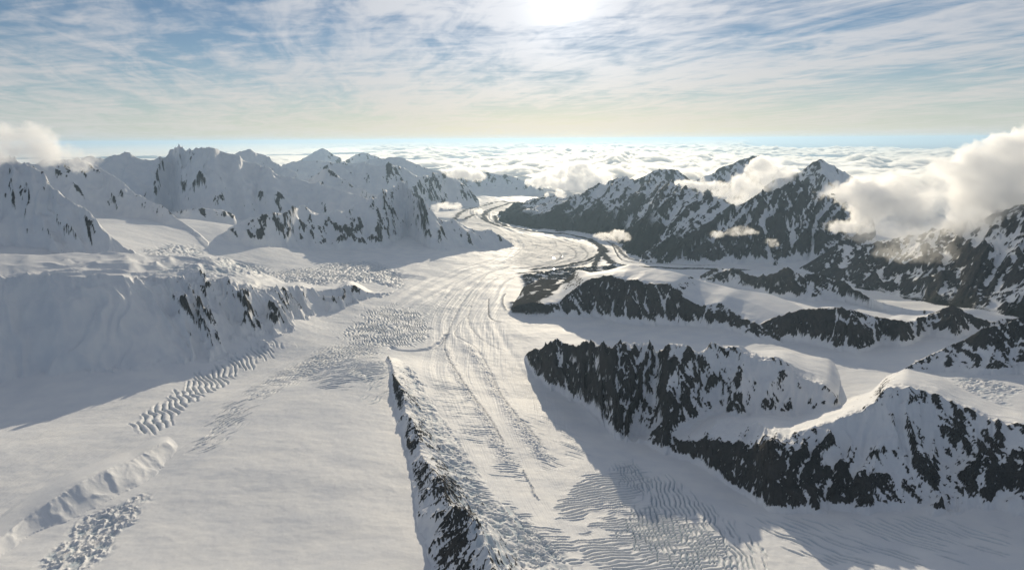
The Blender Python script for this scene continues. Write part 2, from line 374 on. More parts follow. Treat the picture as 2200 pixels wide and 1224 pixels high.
mountain('dark triangular mountain streaked with white gullies', [
    S((1370, 560), [(1400, 520, 15)], 15), S((1400, 563), [(1444, 484, 24)], 16), S((1440, 565), [(1529, 458, 29)], 16), S((1490, 567), [(1602, 434, 32)], 16), S((1550, 568), [(1639, 417, 34)], 18), S((1600, 568), [(1679, 399, 36)], 25), S((1640, 567), [(1701, 390, 37)], 30), S((1670, 566), [(1720, 393, 37)], 30),
    S((1700, 564), [(1753, 410, 36)], 30), S((1725, 560), [(1790, 425, 35)], 30), S((1740, 560), [(1841, 432, 33)], 30), S((1760, 560, 960), [(1874, 470, 28)], 30), S((1770, 558, 970), [(1885, 505, 22)], 30)], amp=.08, rock=.70, veg=.40, rib=.10, ribl=330, gully=1, chutes=[
    ([(1620, 430), (1628, 463), (1639, 493), (1650, 530), (1657, 557)], 3.5), ([(1650, 427), (1640, 470), (1641, 492)], 3), ([(1655, 440), (1664, 485), (1666, 503)], 3), ([(1684, 415), (1705, 456), (1703, 485), (1701, 515), (1712, 548), (1724, 555)], 4),
    ([(1690, 456), (1694, 487), (1703, 500)], 2.5), ([(1727, 441), (1735, 478), (1746, 500), (1747, 535), (1743, 552)], 4), ([(1764, 445), (1749, 485), (1746, 503)], 3), ([(1545, 470), (1545, 522)], 2), ([(1510, 482), (1514, 515)], 2), ([(1745, 430), (1722, 470), (1720, 490)], 2)])
mountain('large dark rocky mountainside under the biggest cloud', [
    K(1712, 580, 7.6, 20, 20), K(1722, 572, 7.6, 21, 20), K(1760, 551, 7.55, 22, 20), K(1804, 529, 7.5, 23, 20), K(1841, 526, 7.4, 23, 18), K(1878, 520, 7.3, 23, 18), K(1951, 504, 7.1, 23, 18), K(2054, 485, 6.8, 24, 20), K(2098, 472, 6.6, 24, 20), K(2135, 459, 6.5, 24, 20),
    K(2200, 441, 6.35, 24, 20), K(2320, 405, 6.2, 25, 20), K(2440, 385, 6.1, 25, 20), K(2560, 420, 6.1, 25, 20)], amp=.15, rock=.60, veg=.18, blot=.9, spots=[(2120, 490, 100, 40, -.8), (2000, 600, 120, 40, -.3), (1800, 590, 80, 50, .7), (1900, 640, 100, 30, .6)])
mountain('low rocky spur between the white dome and the dark mountainside', [
    S((1500, 606), [(1503, 592, 25)], 25), S((1530, 612), [(1536, 575, 30)], 25), S((1591, 621), [(1587, 581, 32)], 25), S((1640, 632), [(1635, 590, 34)], 25), S((1680, 640), [(1672, 579, 36)], 20), S((1712, 645), [(1694, 575, 38)], 20), S((1740, 647), [(1720, 588, 38)], 22), S((1780, 649), [(1760, 592, 38)], 22),
    S((1820, 652), [(1804, 607, 37)], 22), S((1860, 662), [(1841, 625, 36)], 22), S((1915, 672), [(1889, 647, 32)], 22), S((1970, 676), [(1955, 662, 25)], 22), S((2030, 680), [(2020, 672, 20)], 22), S((2110, 690), [(2110, 684, 20)], 22)], amp=.20, rock=.52, veg=.10)
mountain('broad white dome with a dark cliff across its front', [
    S((1088, 672), [(1097, 662, 35)], 30, [(1110, 640, 6), (1125, 615, 2)]), S((1130, 678), [(1134, 652, 38)], 20, [(1150, 628, 6), (1165, 600, 2)]), S((1178, 682), [(1193, 654, 38)], 20, [(1200, 630, 7), (1215, 600, 2)]), S((1225, 681), [(1215, 637, 40)], 20, [(1230, 610, 8), (1240, 580, 1)]), S((1273, 680), [(1251, 608, 42)], 20, [(1260, 594, 9), (1273, 584, 0)]), S((1300, 685), [(1296, 595, 44)], 20, [(1300, 587, 9), (1318, 577, 1)]),
    S((1330, 691), [(1330, 599, 44)], 20, [(1345, 584, 9), (1354, 567, 7)]), S((1370, 695), [(1354, 603, 44)], 20, [(1370, 588, 7), (1380, 572, 7)]), S((1428, 701), [(1398, 608, 44)], 20, [(1410, 595, 5), (1435, 581, 4)]), S((1460, 702), [(1437, 610, 44)], 20, [(1455, 602, 4), (1475, 590, 3)]), S((1495, 704), [(1473, 643, 42)], 20, [(1490, 618, 8), (1510, 603, 2)]), S((1525, 706), [(1500, 658, 40)], 20, [(1530, 630, 9), (1548, 612, 0)]),
    S((1559, 709), [(1547, 652, 38)], 20, [(1560, 635, 6), (1584, 621, 0)]), S((1580, 712), [(1576, 674, 34)], 20, [(1600, 645, 9), (1620, 626, 0)]), S((1610, 722), [(1605, 690, 25)], 20, [(1640, 660, 9), (1657, 632, 1)]), S((1640, 730), [(1640, 700, 20)], 20, [(1675, 672, 9), (1700, 648, 1)]), S((1680, 735), [(1680, 705, 15)], 20, [(1710, 680, 8), (1740, 668, 1)])], amp=.11, rock=.72, rib=.12, ribl=150, chutes=[
    ([(1330, 610), (1322, 640), (1318, 665)], 2), ([(1355, 612), (1345, 645), (1340, 690)], 2.2), ([(1410, 615), (1425, 655), (1432, 695)], 2.6), ([(1440, 620), (1420, 660), (1415, 690)], 2), ([(1390, 625), (1385, 660)], 2), ([(1290, 620), (1280, 660)], 2), ([(1525, 650), (1500, 690)], 2), ([(1300, 600), (1285, 630), (1262, 655)], 1.8), ([(1375, 612), (1368, 640), (1380, 680)], 1.6), ([(1310, 605), (1300, 640), (1295, 672)], 1.5), ([(1460, 640), (1455, 690)], 1.6)],
    spots=[(1180, 640, 50, 18, -.8), (1130, 668, 60, 12, .8)], bare=[[(1105, 600), (1150, 585), (1240, 585), (1235, 600), (1205, 612), (1185, 632), (1150, 650), (1190, 655), (1180, 672), (1098, 672), (1097, 650), (1122, 635)]])
mountain('dark rock wall with narrow snow chutes behind the near peaks', [
    S((1630, 722), [(1632, 698, 35)], 20), S((1645, 724), [(1655, 687, 40)], 20), S((1691, 734), [(1681, 678, 44)], 20), S((1725, 738), [(1710, 669, 45)], 20), S((1756, 743), [(1738, 664, 45)], 15), S((1800, 752), [(1785, 659, 45)], 15), S((1836, 757), [(1822, 664, 45)], 15), S((1870, 750), [(1850, 671, 45)], 15), S((1897, 743), [(1892, 683, 44)], 15), S((1944, 748), [(1935, 689, 42)], 12),
    S((1970, 735), [(1958, 690, 42)], 12), S((1995, 725), [(2000, 674, 42)], 14), S((2047, 730), [(2042, 658, 42)], 20), S((2080, 724), [(2071, 669, 38)], 20), S((2110, 718), [(2122, 690, 34)], 20), S((2140, 714), [(2170, 685, 30)], 20), S((2200, 712), [(2230, 680, 30)], 20), S((2300, 740), [(2310, 700, 30)], 20)], amp=.12, rock=.66, rib=.12, ribl=110, chutes=[
    ([(1797, 665), (1797, 690), (1790, 720)], 3), ([(1805, 680), (1815, 715), (1822, 745)], 3), ([(1875, 685), (1885, 735)], 2.4), ([(1710, 705), (1720, 730)], 2.6), ([(1745, 735), (1765, 720)], 2.6), ([(1970, 690), (1965, 735)], 3.5), ([(1855, 690), (1860, 740)], 2)], spots=[(2060, 700, 50, 25, -.5), (1690, 700, 60, 30, .4)])
mountain('dark rocky slope at the right edge above a snow basin', [
    S((1928, 806), [(1930, 802, 15)], 20), S((1955, 805), [(1963, 779, 30)], 20), S((2000, 802), [(2010, 753, 34)], 20), S((2057, 799), [(2071, 730, 36)], 20), S((2113, 810), [(2122, 706, 36)], 20), S((2160, 809), [(2174, 692, 36)], 20), S((2210, 809), [(2215, 680, 36)], 20), S((2330, 815), [(2340, 660, 36)], 20), S((2460, 830), [(2480, 700, 36)], 20)], amp=.14, rock=.60)
mountain('long jagged near ridge of dark rock plastered with snow', [
    S((1128, 772), [(1127, 763, 30)], 35), S((1136, 788), [(1143, 752, 40)], 35), S((1155, 810), [(1160, 744, 42)], 35), S((1175, 832), [(1185, 738, 43)], 33), S((1210, 848), [(1206, 734, 43)], 30), S((1239, 860), [(1225, 735, 43)], 28), S((1260, 880), [(1244, 738, 43)], 25), S((1285, 905), [(1272, 726, 43)], 25), S((1305, 930), [(1295, 735, 43)], 25), S((1322, 943), [(1314, 746, 43)], 25),
    S((1345, 941), [(1342, 733, 43)], 25), S((1370, 940), [(1371, 742, 42)], 25), S((1394, 945), [(1392, 733, 42)], 25), S((1415, 948), [(1408, 749, 41)], 22), S((1430, 925, 1320), [(1439, 736, 40)], 22), S((1465, 898, 1345), [(1474, 748, 40)], 20), S((1494, 886, 1355), [(1500, 757, 40)], 20), S((1520, 878, 1362), [(1531, 737, 40)], 20), S((1548, 874, 1368), [(1555, 751, 40)], 20), S((1570, 878, 1370), [(1580, 738, 40)], 20), S((1600, 886, 1370), [(1606, 751, 40)], 18),
    S((1630, 885, 1372), [(1634, 767, 40)], 16), S((1681, 883, 1375), [(1681, 779, 38)], 14), S((1725, 886, 1380), [(1728, 805, 36)], 12), S((1752, 890, 1385), [(1775, 830, 32)], 10), S((1775, 880, 1400), [(1790, 845, 24)], 10), S((1790, 870, 1415), [(1800, 860, 15)], 10)], amp=.22, jag=.16, rock=.46, rib=.10, ribl=100, spots=[(1180, 790, 60, 50, .75), (1300, 850, 80, 80, .5), (1500, 800, 60, 40, .2), (1650, 820, 80, 40, -.7), (1400, 770, 60, 25, -.4), (1700, 870, 60, 15, .7)])
mountain('near snow cone with a dark cliff band along its foot', [
    S((1385, 950), [(1390, 940, 30), (1400, 925, 12)], 30, []), S((1400, 958), [(1412, 918, 42), (1430, 905, 8)], 25, []), S((1440, 975), [(1440, 935, 42), (1465, 905, 6)], 20, []), S((1480, 992), [(1470, 950, 44), (1500, 905, 4)], 15, []), S((1527, 1018), [(1522, 940, 46), (1545, 900, 2)], 15, []), S((1560, 1045), [(1578, 955, 47), (1600, 905, 1)], 15, []), S((1611, 1076), [(1625, 955, 48), (1640, 915, 2)], 15, []),
    S((1667, 1104), [(1658, 951, 48), (1691, 940, 6)], 15, []), S((1700, 1106), [(1690, 967, 47), (1705, 932, 14)], 16, []), S((1750, 1106), [(1738, 979, 46), (1752, 917, 22)], 16, []), S((1790, 1102), [(1780, 988, 46), (1799, 901, 26)], 16, []), S((1850, 1104), [(1830, 999, 45), (1836, 884, 29)], 16, []), S((1897, 1104), [(1869, 1007, 45), (1874, 866, 31)], 16, []), S((1953, 1112), [(1920, 1000, 42), (1902, 835, 33)], 16, []), S((1990, 1108), [(1970, 1000, 41), (1940, 832, 34)], 14, []),
    S((2040, 1098), [(2010, 1000, 41), (1963, 835, 34)], 14, []), S((2075, 1094), [(2050, 1000, 41), (2010, 847, 35)], 14, []), S((2110, 1094), [(2090, 1000, 41), (2057, 870, 35)], 14, []), S((2146, 1098), [(2130, 1010, 41), (2103, 889, 35)], 14, []), S((2200, 1105), [(2180, 1020, 41), (2150, 906, 35)], 14, []), S((2260, 1110), [(2240, 1030, 41), (2200, 917, 35)], 14, []), S((2360, 1120), [(2340, 1050, 41), (2300, 950, 35)], 14, []), S((2470, 1140), [(2450, 1080, 41), (2420, 1000, 35)], 14, [])], amp=.12, rock=.36, spots=[(1600, 1000, 130, 50, .5), (1680, 1060, 60, 40, .35), (1830, 1050, 60, 50, .3), (1870, 930, 110, 60, -1.3), (1950, 900, 60, 50, -1.0), (1560, 910, 130, 30, -1.4), (2100, 1000, 80, 60, .1), (1950, 1030, 40, 50, -.3)])
mountain('wide shaded snow slope carrying a sunlit ice shelf on top', [
    S((-420, 860), [(-420, 600, 41)], 25, [(-420, 575, 6), (-420, 550, 6)]), S((-200, 850), [(-200, 595, 41)], 25, [(-200, 570, 6), (-200, 548, 6)]), S((0, 822), [(0, 600, 41)], 25, [(0, 570, 8), (0, 545, 6)]), S((60, 815), [(60, 592, 41)], 25, [(60, 565, 6), (60, 545, 6)]), S((103, 808), [(95, 590, 41)], 25, [(95, 565, 4), (95, 547, 5)]), S((188, 798), [(165, 590, 41)], 25, [(165, 565, 4), (165, 541, 5)]), S((263, 789), [(228, 590, 41)], 25, [(228, 565, 4), (228, 542, 5)]),
    S((330, 780), [(272, 596, 41)], 25, [(280, 565, 5), (285, 545, 4)]), S((400, 772), [(300, 598, 36)], 25, [(320, 565, 5), (330, 546, 4)]), S((440, 768), [(368, 599, 38)], 25, [(375, 570, 4), (380, 550, 3)]), S((492, 758), [(426, 590, 38)], 25, [(432, 568, 2), (438, 552, 1)]), S((540, 746), [(478, 599, 38)], 25, [(480, 575, 0), (485, 555, 0)]), S((586, 736), [(526, 607, 38)], 20, [(530, 585, -3), (535, 570, -4)]), S((625, 714), [(573, 621, 38)], 20, [(575, 600, -4), (580, 590, -6)]),
    S((650, 692), [(607, 621, 38)], 20, [(610, 612, -6), (612, 606, -8)]), S((672, 675), [(640, 612, 36)], 20, [(642, 608, -8), (645, 604, -8)]), S((700, 668), [(673, 621, 34)], 20, [(675, 617, -8), (678, 614, -8)]), S((730, 661), [(721, 621, 34)], 20, [(722, 617, -8), (724, 614, -8)]), S((755, 655), [(746, 608, 36)], 20, [(747, 605, -8), (749, 602, -8)]), S((780, 648), [(772, 617, 36)], 20, [(773, 614, -8), (775, 611, -8)]),
    S((808, 640), [(799, 630, 30)], 20, [(800, 628, -8), (802, 626, -8)]), S((845, 632), [(843, 627, 15)], 20, [(845, 626, -8), (846, 625, -8)])], amp=.09, rock=.018, ribs_right=1, spots=[(560, 700, 60, 30, .6), (770, 625, 30, 15, .9), (330, 680, 30, 20, .3)])
mountain('narrow rock ridge running down the middle of the snow', [
    S((828, 775), [(832, 762, 10)], 20, [(850, 768), (860, 772)]), S((836, 800), [(843, 784, 18)], 20, [(872, 790), (890, 800)]), S((840, 826), [(846, 806, 28)], 20, [(885, 818), (908, 828)]), S((844, 852), [(857, 826, 42)], 20, [(896, 848), (924, 858)]), S((850, 880), [(868, 845, 38)], 20, [(905, 872), (940, 884)]), S((853, 910), [(871, 882, 34)], 20, [(918, 902), (955, 915)]),
    S((866, 938), [(888, 905, 46)], 20, [(930, 925), (972, 938)]), S((872, 968), [(899, 934, 44)], 20, [(945, 955), (990, 968)]), S((880, 1000), [(903, 968, 38)], 20, [(958, 990), (1008, 1005)]), S((884, 1030), [(916, 992, 44)], 20, [(972, 1015), (1032, 1030)]), S((890, 1062), [(936, 1012, 47)], 20, [(988, 1040), (1058, 1058)]), S((893, 1095), [(953, 1040, 46)], 20, [(1005, 1066), (1082, 1088)]),
    S((897, 1130), [(962, 1078, 40)], 20, [(1022, 1100), (1110, 1118)]), S((908, 1165), [(985, 1090, 46)], 20, [(1045, 1120), (1135, 1140)]), S((922, 1205), [(1018, 1112, 48)], 20, [(1075, 1142), (1165, 1165)]), S((935, 1250), [(1035, 1140, 45)], 20, [(1095, 1172), (1195, 1190)]), S((950, 1310), [(1050, 1190, 44)], 20, [(1120, 1220), (1230, 1235)]), S((970, 1400), [(1080, 1280, 46)], 20, [(1160, 1305), (1280, 1325)]), S((1000, 1500), [(1110, 1400, 44)], 20, [(1180, 1420), (1300, 1440)])],
    amp=.20, but=.8, jag=.12, fillet=.009, rock=.42, rib=.02, backamp=.9, backrock=.30, backfade=.62, spots=[(862, 905, 14, 22, -.8), (905, 985, 25, 14, -.5), (920, 1130, 24, 60, -1.3), (1050, 1160, 30, 50, -1.5), (950, 1040, 26, 26, .6), (985, 1150, 36, 60, .5), (900, 930, 12, 24, .6), (850, 830, 12, 26, .5)])
mountain('low snow hump with broken ice beside the left snowfield', [
    S((-60, 1240), [(-60, 1190, 16)], 20, [(-90, 1160)]), S((10, 1185), [(5, 1152, 18)], 20, [(-20, 1130)]), S((70, 1142), [(52, 1114, 22)], 20, [(30, 1090)]), S((160, 1112), [(113, 1072, 24)], 20, [(90, 1050)]), S((225, 1088), [(174, 1035, 24)], 20, [(150, 1015)]), S((285, 1055), [(234, 1006, 22)], 20, [(215, 990)]), S((335, 1020), [(291, 985, 20)], 20, [(275, 968)]), S((365, 990), [(338, 957, 20)], 20, [(325, 942)]), S((378, 978), [(358, 950, 20)], 20, [(360, 938)]), S((385, 972), [(378, 965, 12)], 20, [(385, 958)])], amp=.05, but=.35, rock=.003, spots=[(200, 1050, 400, 260, -4)])
# ------------------------------------------------------------------ put the heights together
X = X.astype(np.float32); Y = Y.astype(np.float32); D = D.astype(np.float32)
Z = GZ.astype(np.float32)
ID = np.zeros(Z.shape, np.int16)
SCORE = np.full(Z.shape, -9, np.float32)
VEG = np.zeros(Z.shape, np.float32)
DIRT = np.zeros(Z.shape, np.float32)
CREV = np.zeros(Z.shape, np.float32)
SOFT = np.ones(Z.shape, np.float32)
VG = np.zeros(Z.shape, np.float32)

def blur(A, ry, rx=None):
    rx = ry if rx is None else rx
    for ax, r in ((0, int(ry)), (1, int(rx))):
        if r < 1: continue
        for _ in range(2):
            p = [(0, 0), (0, 0)]; p[ax] = (r + 1, r)
            c = np.cumsum(np.pad(A, p, mode='edge').astype(np.float64), axis=ax)
            n = A.shape[ax]
            hi = np.take(c, np.arange(2 * r + 1, 2 * r + 1 + n), axis=ax); lo = np.take(c, np.arange(0, n), axis=ax)
            A = ((hi - lo) / (2 * r + 1)).astype(np.float32)
    return A

def box_of(P, grow):
    """grid rows and columns round some world points"""
    P = np.array(P)
    a = np.arctan2(P[:, 0], P[:, 1]); l = np.log(np.hypot(P[:, 0], P[:, 1])); d = np.exp(l.min())
    g = grow / d
    x0 = int((a.min() - g - AZ0) / (AZ1 - AZ0) * NA); x1 = int((a.max() + g - AZ0) / (AZ1 - AZ0) * NA) + 2
    y0 = int((l.min() - g - LD0) / (LD1 - LD0) * NR); y1 = int((l.max() + g - LD0) / (LD1 - LD0) * NR) + 2
    return slice(max(y0, 0), min(max(y1, 1), NR)), slice(max(x0, 0), min(max(x1, 1), NA))

def in_poly(P, x, y):
    ins = np.zeros(x.shape, bool); n = len(P)
    for i in range(n):
        (xa, ya), (xb, yb) = P[i][:2], P[(i + 1) % n][:2]
        c = (ya > y) != (yb > y)
        ins ^= c & (x < (xb - xa) * (y - ya) / (yb - ya + 1e-9) + xa)
    return ins

def line_dist(P, x, y):
    """distance to a polyline, and the length along it"""
    best = np.full(x.shape, 1e9, np.float32); along = np.zeros(x.shape, np.float32); s = 0.0
    for (xa, ya), (xb, yb) in zip([p[:2] for p in P[:-1]], [p[:2] for p in P[1:]]):
        L2 = (xb - xa) ** 2 + (yb - ya) ** 2; L = math.sqrt(L2)
        t = np.clip(((x - xa) * (xb - xa) + (y - ya) * (yb - ya)) / L2, 0, 1)
        d = np.hypot(x - xa - t * (xb - xa), y - ya - t * (yb - ya))
        m = d < best
        best[m] = d[m]; along[m] = (s + t * L)[m]
        s += L
    return best, along

def spline(P, n=5):
    P = np.array(P, float); Q = np.vstack([2 * P[0] - P[1], P, 2 * P[-1] - P[-2]]); out = []
    for i in range(1, len(Q) - 2):
        for t in np.arange(n) / n:
            a, b, c, d = Q[i - 1], Q[i], Q[i + 1], Q[i + 2]
            out.append(.5 * (2 * b + (c - a) * t + (2 * a - 5 * b + 4 * c - d) * t * t + (3 * b - a - 3 * c + d) * t ** 3))
    return np.array(out + [P[-1]])

# gentle swells of the snow itself
Z += (11 * fbm(X / 560, Y / 520, 3, 5) + 1.2 * fbm(X / 110, Y / 60, 3, 6) + .7 * fbm(X / 24 + .5 * fbm(X / 200, Y / 200, 2, 9), Y / 42, 3, 8)) * sstep(900, 1600, D) * (1 + D / 9000)

# where every grid point stands in the photograph (used to read where the rock shows)
def project(z):
    Rt = CM.T.astype(np.float32)
    cx = Rt[0, 0] * X + Rt[0, 1] * Y + Rt[0, 2] * (z - 2400); cy = Rt[1, 0] * X + Rt[1, 1] * Y + Rt[1, 2] * (z - 2400); cz = -(Rt[2, 0] * X + Rt[2, 1] * Y + Rt[2, 2] * (z - 2400))
    return 1100 + FPX * cx / np.maximum(cz, 1), 612 - FPX * cy / np.maximum(cz, 1)

# ---- the mountains rise through it
def _full(A, sl, z):
    B = A.copy(); B[sl] = z
    return B
for mi, (P, tris, At, kw) in enumerate(MOUNTAINS):
    out = np.full((4, NR, NA), -1e9, np.float32) if mi == 0 else out
    sl = box_of(P, 5)
    o = out[:, sl[0], sl[1]]; o[:] = -1e9
    raster(P, tris, At, out)
    mm = o[0] > -1e8
    if not mm.any():
        continue
    zm, u, v, hs = (a.copy() for a in o)
    zm[~mm] = -1e4
    v = np.where(mm, v, 0); u = np.where(mm, u, 0); hs = np.where(mm, hs, 0)
    x, y = X[sl], Y[sl]
    Lm = float(np.median(D[sl][mm])); sd = 100 + mi * 31
    l0 = .085 * Lm
    wx = x / l0 + .35 * fbm(x / l0 * .7, y / l0 * .7, 2, sd + 3); wy = y / l0 + .35 * fbm(x / l0 * .7 + 9, y / l0 * .7, 2, sd + 4)
    n1 = ridged(wx, wy, 7, sd, gain=.60) - .36
    wf = sstep(0, .3, v) * (1 - .45 * sstep(.75, 1, v)) * np.where(v > 1, 1 - (1 - kw.get('backamp', .35)) * sstep(1.0, 1.25, v), 1)
    amp = kw.get('amp', .1); rib = kw.get('rib', .06); ribl = kw.get('ribl', .04 * Lm)
    uw = u / ribl + .5 * fbm(x / l0, y / l0, 3, sd + 7)
    rr = ridged(uw, v * .9 + .2 * fbm(x / l0, y / l0, 2, sd + 8), 3, sd + 9, gain=.55)
    k = kw.get('ribs_right')
    if k:
        side = sstep(-.02, .06, np.arctan2(x, y) + .555 - .085 * (1 - v) + .02 * fbm(x / l0, y / l0, 3, sd + 70))
        amp = amp * (.45 + 1.3 * side); rib = .02 + .22 * side
        rr = ridged(u / 90 + v * 1.6 + .3 * fbm(x / l0, y / l0, 3, sd + 7), v * .5, 3, sd + 9)
    jag = fbm(u / (.035 * Lm), v * 1.5, 5, sd + 5, gain=.6) * np.exp(-((v - 1) / .14) ** 2)
    # buttresses and gullies running down the face, three sizes
    bw = fbm(x / l0 * 1.3, y / l0 * 1.3, 3, sd + 51)
    r1 = ridged(u / (.11 * Lm) + .55 * bw, v * .8 + .3 * bw, 2, sd + 52) - .42
    r2 = ridged(u / (.042 * Lm) + 1.1 * bw, v * 1.4 + .5 * bw, 3, sd + 53) - .40
    r3 = ridged(u / (.017 * Lm) + 2.2 * bw, v * 2.6 + bw, 3, sd + 54) - .40
    kb = kw.get('but', 1.0)
    wb = wf * np.where(v > 1, kw.get('backamp', .35), 1) * kb
    fine = ridged(x / (.022 * Lm), y / (.022 * Lm), 4, sd + 55, gain=.65) - .38
    rr = np.clip(rr + .9 * r2 + .5 * r3, 0, 1.2)
    zm = zm + hs * (amp * n1 * wf + rib * (rr - .45) * wf * (v < 1.02) + kw.get('jag', amp * .5) * jag) + wb * hs * (.17 * r1 + .085 * r2 + .030 * r3 + .022 * fine)
    zo = Z[sl]
    kk = kw.get('fillet', .0035) * Lm
    h = np.clip(.5 + .5 * (zm - zo) / kk, 0, 1)
    zs = zo + (zm - zo) * h + kk * h * (1 - h)
    up = mm & (zm > zo - kk * .3)
    # how bare: steep, convex, ribs, noise drawn out downhill
    st = fbm(u / (.0085 * Lm) + .8 * n1 + .9 * fbm(x / (.02 * Lm), y / (.02 * Lm), 3, sd + 31), v * hs / (.016 * Lm), 5, sd + 11, gain=.72)
    ln1 = np.clip(1 - np.abs(fbm(u / (.045 * Lm) + v * 1.1 + .4 * n1, v * hs / (.05 * Lm), 4, sd + 63)) * 8, 0, 1); ln2 = np.clip(1 - np.abs(fbm(u / (.03 * Lm) - v * .8 + 5 + .4 * n1, v * hs / (.045 * Lm), 4, sd + 64)) * 7, 0, 1)
    sc1 = 1.25 * st + .55 * ln1 - .65 * ln2 + .30 * np.exp(-((v - .10) / .10) ** 2) * sstep(-.1, .2, fbm(u / (.05 * Lm), v, 2, sd + 65)) + .35 * (rr - .45) + .35 * n1 + kw.get('blot', .55) * fbm(x / (.07 * Lm), y / (.07 * Lm), 4, sd + 12, gain=.6)
    g1 = np.zeros_like(v)
    if kw.get('chutes') or kw.get('spots'):
        px, py = (a[sl] for a in project(np.where(mm, zm, 0) if False else _full(Z, sl, zm)))
    for pts, w_ in kw.get('chutes', ()):
        dd, al = line_dist(spline(pts, 4), px + 9 * fbm(x / (.03 * Lm), y / (.03 * Lm), 4, sd + 40), py)
        g1 = np.maximum(g1, np.clip(1.4 - dd / (w_ * (.75 + .9 * fbm(x / (.02 * Lm), y / (.02 * Lm), 3, sd + 41))), 0, 1))
    if kw.get('gully'):
        g2 = 1 - np.abs(perlin(u / 130 + .5 * fbm(x / 260, y / 260, 4, sd + 22), v * .8, sd + 23)) * 4
        g1 = np.maximum(g1, .9 * np.clip(g2, 0, 1) * sstep(.50, .95, v + .12 * fbm(u / 300, v * 0, 2, sd + 24)))
    sc1 = sc1 - 1.8 * g1
    for (qx, qy, ra, rb_, w_) in kw.get('spots', ()):
        sc1 = sc1 + w_ * np.exp(-((px - qx) / ra) ** 2 - ((py - qy) / rb_) ** 2)
    if k: sc1 = sc1 + 2.2 * (side - 1)
    vg = kw.get('veg', 0)
    vm = np.zeros_like(v)
    if vg:
        vm = 1 - sstep(vg - .09, vg + .09, v + .17 * fbm(x / (.07 * Lm), y / (.07 * Lm), 4, sd + 14))
        vm = vm * (1 - np.clip(g1 * 1.5, 0, 1))
    z_old = zo.copy()
    zo[mm] = np.where(up, zs, zo)[mm]
    Z[sl] = zo
    ID[sl][up] = mi + 1
    SCORE[sl][up] = sc1[up]; VEG[sl][up] = vm[up]
    SOFT[sl][up] = (v > 1.03)[up]; VG[sl][up] = v[up]
    kw['front'] = None
def on_surface(px, py):
    """where a pixel's line of sight first meets the finished land"""
    v = ray(px, py); az = math.atan2(v[0], v[1])
    c = min(max((az - AZ0) / (AZ1 - AZ0) * (NA - 1), 0), NA - 2); i = int(c); fr = c - i
    col = Z0[:, i] * (1 - fr) + Z0[:, i + 1] * fr
    dd = np.exp(ld1); f = EYE[2] + v[2] * dd - col
    k = int(np.argmax(f <= 0)) if (f <= 0).any() else len(dd) - 1
    d = dd[k] if k == 0 else dd[k - 1] + (dd[k] - dd[k - 1]) * f[k - 1] / max(f[k - 1] - f[k], 1e-6)
    return np.array([v[0] * d, v[1] * d, EYE[2] + v[2] * d])
Z0 = Z.copy()
# ---- crevasses, icefalls, moraines; all of them lie on the ice in world metres
def zone(pix, kind, dirpix, lam, depth, soft=.10, seed=0, dens=.0, warp=1.0, over=False):
    P = [on_surface(*p) for p in pix]
    sl = box_of(P, 120)
    x, y, d = X[sl], Y[sl], D[sl]
    m = in_poly(P, x + 30 * fbm(x / 120, y / 120, 3, seed + 1), y + 30 * fbm(x / 120, y / 120, 3, seed + 2)).astype(np.float32)
    w = blur(m, max(3, NR * .015 * (soft / .1) ** .5), max(3, NA * .015 * (soft / .1) ** .5)); w = sstep(.06, .80, w)
    if not over: w = w * (ID[sl] == 0)
    a, b = on_surface(*dirpix[0]), on_surface(*dirpix[1])
    t = (b - a)[:2]; t = t / np.linalg.norm(t)
    p = x * t[0] + y * t[1]; q = -x * t[1] + y * t[0]
    if kind == 'cracks':
        ph = q / lam + warp * 1.5 * fbm(x / (9 * lam), y / (9 * lam), 3, seed + 3) + .14 * perlin(p / (2.2 * lam), q / (2.2 * lam), seed + 4) + .06 * perlin(p / (.7 * lam), q / (.7 * lam), seed + 9)
        row = np.round(ph); c = np.abs(ph - row) * 2
        brk = sstep(-.16 - dens, .20 - dens, perlin(p / (6.5 * lam), row * 7.3, seed + 5) + .7 * fbm(x / (12 * lam), y / (12 * lam), 3, seed + 6) + 1.3 * (w - 1) + .14)
        wd = .30 + .16 * perlin(p / (3 * lam), row * 3.7, seed + 12)
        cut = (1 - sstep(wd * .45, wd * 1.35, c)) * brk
        h = -depth * cut + depth * .30 * sstep(.3, .9, c) * brk + depth * .25 * fbm(x / (2.5 * lam), y / (2.5 * lam), 2, seed + 14)
    elif kind == 'blocks':
        x1 = x / lam + .4 * fbm(x / lam / 2, y / lam / 2, 2, seed + 7); y1 = y / lam
        n = ridged(p / lam * .6 + .5 * perlin(x / lam / 2, y / lam / 2, seed), q / lam, 4, seed + 8, gain=.6)
        brk = sstep(-.35 - dens, .1 - dens, fbm(x / (8 * lam), y / (8 * lam), 3, seed + 6) + .9 * (w - 1) + .1)
        cut = (1 - sstep(.08, .28, n)) * brk
        h = depth * (n - .5) * 1.3 * brk
    else:   # steps: rounded waves of snow
        n = ridged(p / (4.5 * lam) + .7 * fbm(x / (4 * lam), y / (4 * lam), 3, seed + 3), q / lam + warp * fbm(x / (4 * lam), y / (4 * lam), 3, seed + 4), 4, seed + 5, gain=.55); cut = 0 * x
        h = depth * (n - .4)
    Z[sl] += (h * w).astype(np.float32)
    CREV[sl] = np.maximum(CREV[sl], cut * w)

